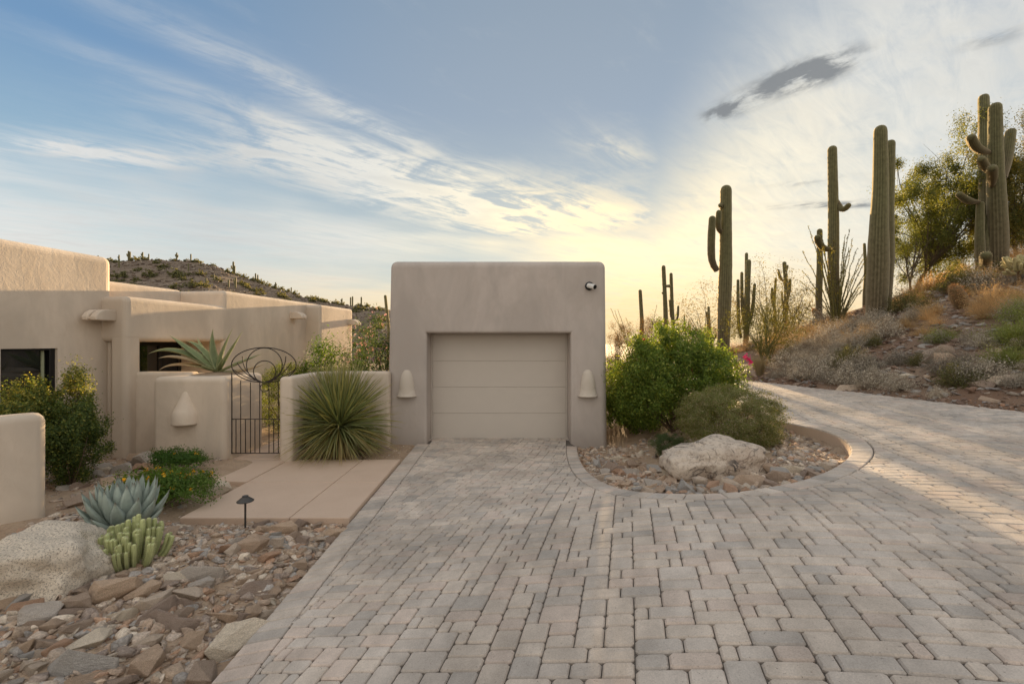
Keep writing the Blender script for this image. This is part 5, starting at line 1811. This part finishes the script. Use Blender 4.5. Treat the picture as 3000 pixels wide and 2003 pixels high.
ob = hit(2452, 962)
dO = ob[1]
ocotillo('wide ocotillo with many thin wavy stems in front of tall saguaro', ob, [P(x, y, dO + dy) for x, y, dy in ((2368, 662, .3), (2351, 735, -.4), (2349, 792, .5), (2342, 822, -.6), (2388, 690, .8), (2405, 685, -.3), (2425, 700, .6), (2441, 690, -.9),
           (2490, 668, .2), (2476, 690, -.5), (2499, 700, .9), (2512, 728, -.2), (2483, 745, -1.0), (2530, 760, .5), (2546, 742, -.4), (2550, 790, .9), (2546, 830, -.8), (2460, 720, 1.2))], 3, .021, 18)
ob = np.array((3.5, 11.8, ground_at(3.5, 11.8)))
ocotillo('slim ocotillo between garage edge and big bush', ob, [P(x, y, 11.8 + dy) for x, y, dy in ((1789, 903, .2), (1800, 910, -.2), (1811, 905, .4), (1795, 960, .0), (1832, 930, .3), (1842, 985, -.4), (1925, 893, .0))], 6, .013, 4, False)

# ---------------------------------------------------------------- barrel cacti, cholla, grass
def barrel(label, px, py, h, w, leanx=0.0, leany=-.1, seed=0):
    p = hit(px, py)
    T = thing('barrel_cactus', label, 'cactus', p, 'barrel cacti on the slope')
    n = 9
    pth = np.array([p + (leanx * t * h, leany * t * h, h * (t * .95 - .05)) for t in np.linspace(0, 1, n)])
    r = w / 2 * np.interp(np.linspace(0, 1, n), [0, .3, .7, 1], [.75, 1, 1, .8])
    V, Fq, C = ribbed(pth, r, 18, .2, True, np.array((.20, .125, .06)))
    b = part(T, 'body', V, Fq, M['cactus'], col=C)
    rng = np.random.default_rng(seed + 5)
    m = 900
    k = rng.integers(0, len(V), m)
    out_ = V[k] - np.array([pth[np.argmin(np.linalg.norm(pth - v, axis=1))] for v in V[k]])
    out_ /= np.linalg.norm(out_, axis=1)[:, None] + 1e-9
    tipv = V[k] + (out_ + rng.normal(0, .5, (m, 3))) * w * .14
    s_ = np.cross(out_, rng.normal(0, 1, (m, 3))); s_ /= np.linalg.norm(s_, axis=1)[:, None] + 1e-9
    VV = np.stack([V[k] - s_ * .004, V[k] + s_ * .004, tipv], 1).reshape(-1, 3)
    part(T, 'spines', VV, np.arange(3 * m).reshape(m, 3), M['dryleaf'], col=np.repeat(tint(m, [(.42, .22, .10), (.50, .33, .17)], [1, 1], rng), 3, 0), kind='stuff')
barrel('leaning reddish barrel cactus on the stony slope below the many-armed saguaro', 2822, 900, 0.51, 0.372, -.55, -.1, 1)
barrel('small barrel cactus beside the ocotillo foot', 2405, 922, 0.33, 0.252, -.8, 0, 2)
barrel('round barrel cactus left of the yellow-green shrub on the slope', 2755, 832, 0.33, 0.3, 0, 0, 3)
barrel('upper small barrel cactus left of the yellow-green shrub', 2768, 815, 0.24, 0.24, 0, 0, 4)
barrel('little barrel cactus in the grass right of the twin-stemmed saguaro', 2658, 888, 0.204, 0.216, 0, 0, 5)
barrel('dark barrel cactus among brush below the ocotillo', 2350, 988, 0.3, 0.3, 0, 0, 6)
barrel('small reddish barrel cactus near the palo verde foot', 2298, 1046, 0.24, 0.27, 0, 0, 7)

ch = hit(2985, 840)
CHO = thing('cholla', 'pale golden cholla cactus cut by the right edge of photo', 'cholla', ch)
rng = np.random.default_rng(9)
V, Fq, C = ribbed(np.array([ch + (0, 0, z) for z in np.linspace(-.1, .4, 6)]), .045, 8, .2, True, np.array((.22, .13, .06)))
part(CHO, 'trunk', V, Fq, M['cactus'], col=C)
for i in range(46):
    a, el = rng.uniform(0, 6.28), rng.uniform(-.1, 1.3)
    d = np.array((math.cos(a) * math.cos(el), math.sin(a) * math.cos(el), math.sin(el)))
    b0 = ch + (0, 0, .36) + d * rng.uniform(.05, .36)
    e_ = b0 + (d + rng.normal(0, .35, 3) + (0, 0, .3)) * rng.uniform(.14, .24)
    V, Fq, C = ribbed(np.linspace(b0, e_, 5), .036, 9, .3, True, np.array((.52, .45, .22)) * rng.uniform(.85, 1.1))
    part(CHO, 'joint', V, Fq, M['cactus'], col=C)

def grass_me(seed, n=500, h=.75, spread=.4, cols=((.42, .34, .20), (.50, .42, .27))):
    rng = np.random.default_rng(seed)
    a = rng.uniform(0, 6.28, n); lean = rng.random(n) ** .8 * spread
    r = np.stack([np.cos(a), np.sin(a), np.zeros(n)], 1)
    b0 = r * (rng.random(n) * .12)[:, None]
    tip = b0 + r * lean[:, None] + np.stack([np.zeros(n), np.zeros(n), h * rng.uniform(.6, 1.1, n)], 1)
    mid = b0 * .5 + tip * .5 + np.array((0, 0, .12))
    s = np.stack([-np.sin(a), np.cos(a), np.zeros(n)], 1) * .004
    V = np.stack([b0 - s, b0 + s, mid + s * .8, mid - s * .8, tip], 1).reshape(-1, 3)
    k = np.arange(n)[:, None] * 5
    Fs = [list(q) for q in np.concatenate([k + [0, 1, 2, 3]])] + [list(q) for q in (k + [3, 2, 4])]
    return rawmesh('grass', V, Fs, col=np.repeat(tint(n, cols, [1] * len(cols), rng), 5, 0))
p = hit(2226, 1100)
me = grass_me(1)
o = put('grass_tuft', me, M['dryleaf'], loc=p, scale=.85)
tag(o, 'straw-coloured clump of bunch grass at the road edge below the palo verde', 'grass')

# ---------------------------------------------------------------- trees
def tree(name, label, base, crown_c, R, nleaf, size, cols, wts, seed, trunk_r=.12, nlimb=26, clumps=110, cr=.13, shell=.35, asp=.4, mat='leaf', group=None, stems=1, bark=(.10, .08, .05), lump=.3, twigs=160):
    rng = np.random.default_rng(seed)
    base, cc0 = np.asarray(base, float), np.asarray(crown_c, float)
    base = np.array((base[0], base[1], ground_at(base[0], base[1])))
    k_ = cc0[1] / 26.0
    nleaf, trunk_r = int(nleaf * (2.7 if name == 'ironwood_tree' else 1.0)), trunk_r * .62
    R, size, trunk_r = np.array(R) * k_, size * k_ * 1.15, trunk_r * k_
    T = thing(name, label, 'tree', base, group)
    p, nr, cc = crown_pts(nleaf, R, rng, clumps, cr, shell, lump)
    C = cc0 + p
    g_ = gz(C[:, 0], C[:, 1])
    k = C[:, 2] > g_ + .05
    C, nr = C[k], nr[k]
    V, Fq = leaves(C, nr, size, rng, asp)
    part(T, 'crown', V, Fq, M[mat], col=np.repeat(tint(len(C), cols, wts, rng, .22), 4, 0), kind='stuff')
    parts_ = []
    for s_ in range(stems):
        b0 = base + rng.normal(0, .12, 3) * (1, 1, 0) * (stems > 1) - (0, 0, .2)
        fork = base * .55 + cc0 * .45 + rng.normal(0, .25, 3) * R * .6
        pth = bez(b0, base * .7 + fork * .3 + rng.normal(0, .15, 3), fork, 9)
        parts_.append(tube(pth, np.linspace(trunk_r, trunk_r * .55, 9), 8, cap=False))
        idx = rng.choice(len(cc), nlimb // stems, replace=False)
        for i in idx:
            e = cc0 + cc[i]
            q = pth[int(rng.integers(5, 9))]
            mid = q * .5 + e * .5 + rng.normal(0, .1, 3) * np.linalg.norm(e - q) + (0, 0, .12 * np.linalg.norm(e - q))
            lp = bez(q, mid, e, 8)
            parts_.append(tube(lp, np.linspace(trunk_r * .42, trunk_r * .08, 8), 5, cap=False))
            for _ in range(max(1, twigs // nlimb)):
                j = int(rng.integers(3, 8))
                e2 = lp[j] + rng.normal(0, 1, 3) * np.asarray(R) * .22
                parts_.append(tube(bez(lp[j], lp[j] * .5 + e2 * .5 + (0, 0, .05), e2, 4), np.linspace(trunk_r * .10, trunk_r * .03, 4), 4, cap=False))
    V, Fq = merge(parts_)
    part(T, 'trunk', V, Fq, M['wood'], col=bark, smooth=True)
    return T
ol = [(.075, .085, .022), (.10, .105, .028), (.14, .13, .035)]
TG = 'desert trees on the slope'
b = hit(2255, 1082); d = b[1]
tree('palo_verde', 'small open palo verde with slanting green branches at road bend', b, P(2240, 955, d), (2.3, 1.7, 1.75), 8500, .085, [(.13, .13, .03), (.17, .16, .04), (.10, .10, .03)], [2, 1, 2], 51, .11, 34, 90, .15, .4, .28, group=TG, stems=3, bark=(.13, .125, .045), twigs=320)
b = hit(2700, 842); d = b[1] + 1.2
tree('ironwood_tree', 'dark green ironwood tree crown left behind the many-armed saguaro', b + (.6, 1.0, 0), P(2800, 625, d), (3.5, 2.3, 3.7), 36000, .085, [(.10, .12, .032), (.14, .16, .042), (.20, .205, .055)], [3, 3, 2], 52, .2, 44, 150, .08, .45, .5, group=TG, lump=.55, twigs=260)
tree('palo_verde', 'yellow-green palo verde low at the left foot of the ironwood tree', hit(2660, 845), P(2690, 725, hit(2660, 845)[1] + .8), (1.9, 1.4, 2.1), 19000, .07, [(.16, .19, .04), (.21, .23, .05), (.11, .13, .035)], [3, 2, 2], 53, .1, 24, 90, .13, .4, .3, group=TG, stems=2, lump=.35)
b = hit(2990, 752); d = b[1] + .8
tree('ironwood_tree', 'olive brown tree crown filling the right edge behind the saguaro', b, P(2995, 560, d), (2.5, 1.8, 3.5), 24000, .085, [(.13, .135, .036), (.185, .165, .046), (.25, .205, .06)], [3, 3, 2], 54, .18, 30, 120, .12, .4, .5, group=TG)
tree('desert_tree', 'sparse twiggy brown tree just left of the tall left-armed saguaro', P(2080, 1025, 27.3), P(2078, 940, 27.3), (2.6, 2, 1.9), 3500, .10, [(.12, .10, .035), (.16, .12, .045)], [1, 1], 55, .1, 30, 60, .16, .4, .3, group='trees on the skyline', stems=2, twigs=300)
tree('desert_tree', 'wispy tree behind the palo verde branches on the skyline', P(2262, 1000, 24.8), P(2255, 900, 24.8), (2.2, 1.8, 2.4), 3500, .10, [(.12, .11, .035), (.16, .13, .045)], [1, 1], 56, .1, 30, 60, .16, .4, .3, group='trees on the skyline', stems=2, twigs=300)
tree('desert_tree', 'low wispy tree right of the saguaro with arms both sides', P(2335, 985, 26.0), P(2332, 935, 26.0), (1.7, 1.5, 1.5), 2500, .10, [(.13, .12, .035), (.17, .14, .045)], [1, 1], 57, .08, 24, 50, .16, .4, .3, group='trees on the skyline', stems=2, twigs=240)
tree('mesquite', 'bare brown mesquite brush between garage and single saguaro spike', P(1810, 1035, 16.0), P(1818, 985, 16.0), (.85, 1.2, .85), 5000, .055, [(.15, .085, .03), (.20, .12, .045), (.12, .08, .03)], [1, 1, 1], 58, .05, 30, 80, .14, .3, .3, group='brush behind the big bush', stems=3, twigs=400, mat='dryleaf')
tree('mesquite', 'bare brown mesquite brush right of the single saguaro spike', P(1905, 1035, 16.8), P(1905, 975, 16.8), (.95, 1.2, .95), 5500, .055, [(.15, .085, .03), (.20, .12, .045), (.12, .08, .03)], [1, 1, 1], 59, .05, 30, 80, .14, .3, .3, group='brush behind the big bush', stems=3, twigs=400, mat='dryleaf')
tree('mesquite', 'brown brush low on the skyline above the big bush', P(2030, 1035, 18.6), P(2030, 990, 18.6), (1.7, 1.5, .8), 1500, .07, [(.13, .09, .03), (.17, .13, .04)], [1, 1], 60, .06, 20, 60, .14, .3, .3, group='brush behind the big bush', stems=3, twigs=120)

# ---------------------------------------------------------------- brush on the slope
def dry_me(seed, n=520, cols=((.36, .30, .24), (.44, .38, .31), (.28, .23, .185)), leaf=2400, ls=.034, lc=((.42, .365, .285), (.52, .46, .37), (.33, .29, .225)), h=.6, mat='greyleaf', tw=.004):
    """rounded twiggy bush of about 1.2 m across"""
    rng = np.random.default_rng(seed)
    d = rng.normal(0, 1, (n, 3)); d[:, 2] = np.abs(d[:, 2]) * .9 + .1
    d /= np.linalg.norm(d, axis=1)[:, None]
    L = rng.uniform(.6, 1.08, n) * (.55 + .12 * np.sin(np.arctan2(d[:, 1], d[:, 0]) * 3 + seed))
    tip = d * L[:, None] * (1, 1, h / .55)
    b0 = rng.normal(0, .05, (n, 3)) * (1, 1, .3)
    mid = b0 * .45 + tip * .55 + rng.normal(0, .05, (n, 3))
    s = np.cross(d, rng.normal(0, 1, (n, 3))); s /= np.linalg.norm(s, axis=1)[:, None]
    s *= tw
    V1 = np.stack([b0 - s, b0 + s, mid + s * .7, mid - s * .7, tip], 1).reshape(-1, 3)
    k = np.arange(n)[:, None] * 5
    Fs = [list(q) for q in (k + [0, 1, 2, 3])] + [list(q) for q in (k + [3, 2, 4])]
    C1 = np.repeat(tint(n, cols, [1] * len(cols), rng), 5, 0)
    q = rng.integers(0, n, leaf)
    t = rng.uniform(.55, 1.03, leaf)[:, None]
    C = mid[q] * (1 - t) + tip[q] * t + rng.normal(0, .035, (leaf, 3))
    V2, F2 = leaves(C, d[q], ls, rng, .5)
    C2 = np.repeat(tint(leaf, lc, [1] * len(lc), rng, .25), 4, 0)
    V = np.concatenate([V1, V2]); Fs = Fs + [list(x + len(V1)) for x in F2]
    me = rawmesh('brush', V, Fs, col=np.concatenate([C1, C2]))
    me.materials.append(M[mat])
    return me
GREY = [dry_me(k) for k in range(5)]
GOLD = [dry_me(k + 10, cols=((.50, .34, .18), (.56, .41, .23)), leaf=1500, lc=((.54, .38, .20), (.60, .46, .26)), ls=.022, mat='dryleaf') for k in range(4)]
OLIV = [dry_me(k + 20, cols=((.16, .13, .08),), leaf=3600, lc=((.12, .125, .05), (.17, .16, .06), (.09, .10, .04)), ls=.035, mat='leaf') for k in range(3)]
GRNF = [dry_me(k + 30, n=900, cols=((.20, .24, .08), (.26, .28, .10)), leaf=1500, lc=((.20, .25, .075), (.27, .30, .10)), ls=.03, h=.55, mat='leaf', tw=.003) for k in range(2)]
SM = [('the leaning barrel cactus', 2800, 890), ('the twin-stemmed saguaro', 2575, 920), ('the ocotillo', 2450, 945), ('the palo verde at the bend', 2255, 1080), ('the bunch grass', 2226, 1095), ('the many-armed saguaro', 2920, 795),
      ('the grey rock patch on the cut', 2740, 1050), ('the right road edge', 2700, 1170), ('the right frame edge', 2990, 1050), ('the middle of the road edge', 2450, 1140), ('the red earth scar', 2900, 980)]
def slope_bush(px, py, kind, sc, lab=None, rng=RNG):
    p = hit(px, py)
    lst, adj = {'grey': (GREY, 'dry grey brittlebush'), 'gold': (GOLD, 'golden dry grass-like bush'), 'olive': (OLIV, 'olive green desert shrub'), 'green': (GRNF, 'feathery light green shrub')}[kind]
    q_ = sc * p[1] / 17.0
    o = put('desert_shrub', lst[int(rng.integers(len(lst)))], loc=p - (0, 0, .04), rot=(0, 0, rng.uniform(0, 6.28)), scale=(q_, q_, q_ * rng.uniform(.8, 1.1)))
    size = 'large' if sc > 1.25 else 'small' if sc < .8 else 'medium'
    tag(o, lab or f'{size} {adj} {where(p, SM)}', 'shrub', 'desert shrubs on the right slope')
for px, py, k, sc in ((2820, 850, 'olive', 1.75), (2900, 900, 'gold', 2.0), (2950, 880, 'gold', 1.6), (2890, 930, 'gold', 1.2), (2990, 1000, 'green', 2.3), (2960, 1060, 'green', 1.9), (2760, 1000, 'green', 1.3), (3010, 930, 'green', 2.0), (2890, 1110, 'grey', 1.7), (2930, 1080, 'olive', 1.0),
                      (2810, 1130, 'olive', 1.5), (2850, 1110, 'grey', 1.4), (2580, 1120, 'grey', 1.35), (2640, 1140, 'grey', 1.3), (2510, 1090, 'grey', 1.7), (2480, 1120, 'grey', 1.5), (2400, 1100, 'grey', 1.7), (2350, 1110, 'grey', 1.3), (2310, 1080, 'grey', 1.6), (2270, 1105, 'grey', .7),
                      (2180, 1100, 'grey', .6), (2700, 905, 'gold', .9), (2720, 935, 'gold', 1.0), (2640, 905, 'gold', 1.0), (2680, 870, 'gold', 1.2), (2720, 850, 'gold', 1.3), (2760, 1060, 'grey', 1.1), (2990, 1130, 'grey', 1.3), (2860, 1000, 'grey', 1.2), (2530, 1010, 'grey', 1.3), (2590, 985, 'grey', 1.4), (2480, 985, 'grey', 1.4), (2430, 1010, 'grey', 1.5), (2380, 985, 'gold', 1.3), (2330, 1020, 'gold', 1.4), (2290, 1035, 'gold', 1.3)):
    slope_bush(px, py, k, sc)
rs = np.random.default_rng(500)
made = 0
pl_px = []
while made < 84:
    px = rs.uniform(2130, 3040)
    crest = np.interp(px, [h_[0] for h_ in _hc], [1040, 1035, 1040, 1022, 978, 936, 908, 876, 842, 806, 778, 742])
    edge = np.interp(px, [h_[0] for h_ in _hc], [h_[1] for h_ in _hc])
    f_ = rs.random() ** .9
    py = crest + 6 + (edge - crest - 22) * f_
    dens = 1.0 if px < 2560 else .12 if f_ > .35 else .5
    if rs.random() > dens: continue
    if any((px - a) ** 2 + 2 * (py - b) ** 2 < 30 ** 2 for a, b in pl_px): continue
    if px < 2285 and py > 1040: continue
    pl_px.append((px, py))
    kind = 'gold' if (f_ < .45 and rs.random() < .7) else ('grey' if rs.random() < .85 else 'olive')
    slope_bush(px, py, kind, rs.uniform(.7, 1.35) * (1.0 if f_ > .3 else 1.15), rng=rs)
    made += 1

# stones on the slope: the larger ones one by one, the scree as one mass
SLM = SM
def slope_pt(rng):
    px = rng.uniform(2150, 3080)
    crest = np.interp(px, [h_[0] for h_ in _hc], [1040, 1035, 1040, 1022, 978, 936, 908, 876, 842, 806, 778, 742])
    edge = np.interp(px, [h_[0] for h_ in _hc], [h_[1] for h_ in _hc])
    py = crest + 4 + (edge - crest - 5) * rng.random() ** .8
    if px < 2600 and rng.random() < .5: return None, None
    p = hit(px, py)
    return p[0], p[1]
placed.clear()
rng = np.random.default_rng(321)
scatter(26, slope_pt, [(.3, .55), (.2, .36), (.16, .27)], SLM, 'loose stones on the right slope', rng, zsink=.5, gap=.3)
for x, y, w_ in ((2735, 1045, .62), (2765, 1060, .46), (2715, 1062, .46), (2955, 1118, .5), (2880, 1140, .33)):
    p = hit(x, y)
    tag(put('stone', ROCK_ME[int(x) % 30], loc=p - (0, 0, .05), rot=(.2, .3, x), scale=w_), f'large grey slab on the cut {where(p, SM)}', 'stone', 'loose stones on the right slope')
# fast slope sampling for the scree: plan positions on the slope
def slope_plan(rng):
    th = rng.uniform(.50, 1.12); k = rng.random() ** .75
    r0, r1 = np.interp(th, _th, _r0), np.interp(th, _th, _r1)
    r = r0 + .1 + (r1 - r0) * k
    return r * math.sin(th), r * math.cos(th)
loose('scree', 'loose slaty rubble and stones covering the right slope', 11000, slope_plan, (.04, .26), rng, flatk=.7, pal=[(.24, .155, .11), (.31, .235, .18), (.20, .13, .098), (.38, .315, .255), (.27, .18, .13), (.34, .31, .28), (.30, .27, .25)])
def edge_plan(rng):
    th = rng.uniform(.50, .93)
    r = np.interp(th, _th, _r0) + rng.normal(.12, .17)
    return r * math.sin(th), r * math.cos(th)
loose('scree', 'small rubble along the foot of the cut at the road edge', 1500, edge_plan, (.02, .1), rng, pal=[(.24, .165, .12), (.32, .25, .2), (.2, .14, .11), (.36, .32, .28), (.33, .19, .12)])

# ---------------------------------------------------------------- far hill brush
rs = np.random.default_rng(61)
FB = [(253, 700, 'left edge by the roof corner'), ]
hb_me = [dry_me(k + 50, n=60, leaf=420, ls=.16, lc=((.10, .105, .05), (.15, .15, .07), (.20, .19, .09)), cols=((.12, .10, .07),), mat='leaf', h=.5) for k in range(4)]
FM = [('the saguaro pair on top', 378, 755), ('the lone saguaro right of the crest', 559, 755), ('the saguaros within ridge shrubs', 752, 800), ('the lower ridge stub saguaro', 854, 832), ('the mid-slope dark saguaro', 627, 820), ('the flat middle of the ridge', 930, 860), ('the tall saguaro on the hill shoulder', 684, 780), ('the hill crest', 520, 760), ('the house roof corner', 345, 780), ('the four low saguaros on the ridge', 1030, 880), ('the roof parapet', 640, 845), ('the garage left corner', 1110, 930)]
def far_bush(px, py, sc):
    p = hit(px, py, 60)
    o = put('desert_shrub', hb_me[int(rs.integers(4))], loc=p - (0, 0, .1), rot=(0, 0, rs.uniform(0, 6.28)), scale=(sc, sc, sc * rs.uniform(.7, 1)))
    size = 'large' if sc > 5 else 'small' if sc < 3 else 'medium'
    tag(o, f'{size} far-hill bush {where(p, FM)}', 'shrub', 'bushes on the far hill')
for x, y, s_ in ((190, 205, 4.5), (235, 235, 4), (270, 350, 6), (385, 215, 5), (450, 205, 4.5), (410, 300, 5), (490, 345, 6), (600, 275, 6), (690, 330, 6), (700, 350, 5), (545, 240, 4), (675, 200, 3.5), (775, 200, 3.5), (860, 218, 5), (970, 245, 4), (1090, 310, 5), (1160, 283, 4), (1215, 300, 4.5),
                 (1285, 322, 5), (1330, 325, 5), (1385, 352, 5), (1440, 375, 4.5), (1490, 385, 5), (1545, 405, 4), (1605, 415, 4.5), (1705, 445, 4), (1750, 490, 5), (1800, 475, 4), (1835, 485, 3.5), (1910, 505, 4.5), (1960, 515, 4), (2090, 540, 4), (2150, 550, 4.5), (820, 415, 5), (900, 420, 5.5), (1200, 410, 6), (880, 330, 4.5), (1010, 380, 4.5), (1290, 455, 4), (1740, 535, 5), (1830, 540, 5), (1500, 500, 5), (2080, 590, 5), (2230, 600, 5), (2270, 680, 5), (2240, 740, 5)):
    far_bush(250 + x * .3831, 680 + y * .3831, s_ * .66)
for k in range(60):
    px = rs.uniform(330, 1130)
    crest = np.interp(px, _fx, _fy)
    far_bush(px, crest + 4 + rs.random() * 130, rs.uniform(1.2, 3.2))
def far_plan(rng):
    y = rng.uniform(75, 168); u = rng.uniform(-.95, -.28)
    return u * y, y
loose('scree', 'scattered stones over the far hill', 5000, far_plan, (.4, 1.6), rng, pal=[(.16, .125, .095), (.24, .19, .15), (.13, .10, .08), (.29, .24, .19)])
# desert floor beyond the bushes, behind the garage
for k in range(46):
    y = rs.uniform(12.5, 45); u = rs.uniform(.21, .5)
    x = u * y
    if poly_dist(np.array([x]), np.array([y]), ISL)[0] > -.6 and y < 40: continue
    if y < 15 and u < .25: continue
    lst = (OLIV, GOLD, GREY)[int(rs.integers(3))]
    s_ = rs.uniform(.6, 1.1)
    p = (x, y, ground_at(x, y) - .05)
    o = put('desert_shrub', lst[int(rs.integers(len(lst)))], loc=p, rot=(0, 0, rs.uniform(0, 6.28)), scale=s_)
    tag(o, 'low desert shrub on flat ground behind the big bush', 'shrub', 'low shrubs behind the big bush')

# slope brush that carries on beyond the right of the view
out = []
for k in range(26):
    th = rs.uniform(.93, 1.25)
    r0, r1 = np.interp(th, _th, _r0), np.interp(th, _th, _r1)
    r = r0 + .4 + (r1 - r0) * rs.random()
    x, y = r * math.sin(th), r * math.cos(th)
    me = (GREY + GOLD)[int(rs.integers(9))]
    V = np.empty(len(me.vertices) * 3, np.float32); me.vertices.foreach_get('co', V)
    C = np.empty(len(me.vertices) * 4, np.float32); me.color_attributes['Col'].data.foreach_get('color', C)
    out.append((V.reshape(-1, 3) * rs.uniform(.5, .9) + (x, y, ground_at(x, y) - .04), [list(p.vertices) for p in me.polygons], C.reshape(-1, 4)[:, :3]))
V, Fs, C = merge(out)
single('brush', 'dry brush on the slope beyond the right edge', None, V, Fs, M['greyleaf'], col=C, kind='stuff')

# ---------------------------------------------------------------- tell look-alikes apart by their order in the photo
NUMW = {2: 'two', 3: 'three', 4: 'four', 5: 'five', 6: 'six', 7: 'seven', 8: 'eight', 9: 'nine', 10: 'ten', 11: 'eleven', 12: 'twelve', 13: 'thirteen', 14: 'fourteen'}
ORDW = ['leftmost', 'second from left', 'third from left', 'fourth from left', 'fifth from left', 'sixth from left', 'seventh from left', 'eighth from left', 'ninth from left', 'tenth from left', 'eleventh from left', 'twelfth from left', 'thirteenth from left']
same = {}
for o in COL.objects:
    if o.parent is None and o.get('label') and o.get('group') in ('broken stones in the front bed', 'broken stones in the bed by the house', 'broken stones in the planted island', 'desert shrubs on the right slope', 'loose stones on the right slope', 'bushes on the far hill', 'low shrubs behind the big bush'):
        same.setdefault(o['label'], []).append(o)
for lab, lst in same.items():
    if 1 < len(lst) <= 14:
        lst.sort(key=lambda o: o.location.x / o.location.y)
        for i, o in enumerate(lst):
            w = 'rightmost' if i == len(lst) - 1 else ORDW[i]
            t = f'{lab}, {w} of {NUMW[len(lst)]}'
            o['label'] = t if len(t.split()) <= 16 else f'{lab}, {w}' if len((lab + w).split()) < 16 else lab
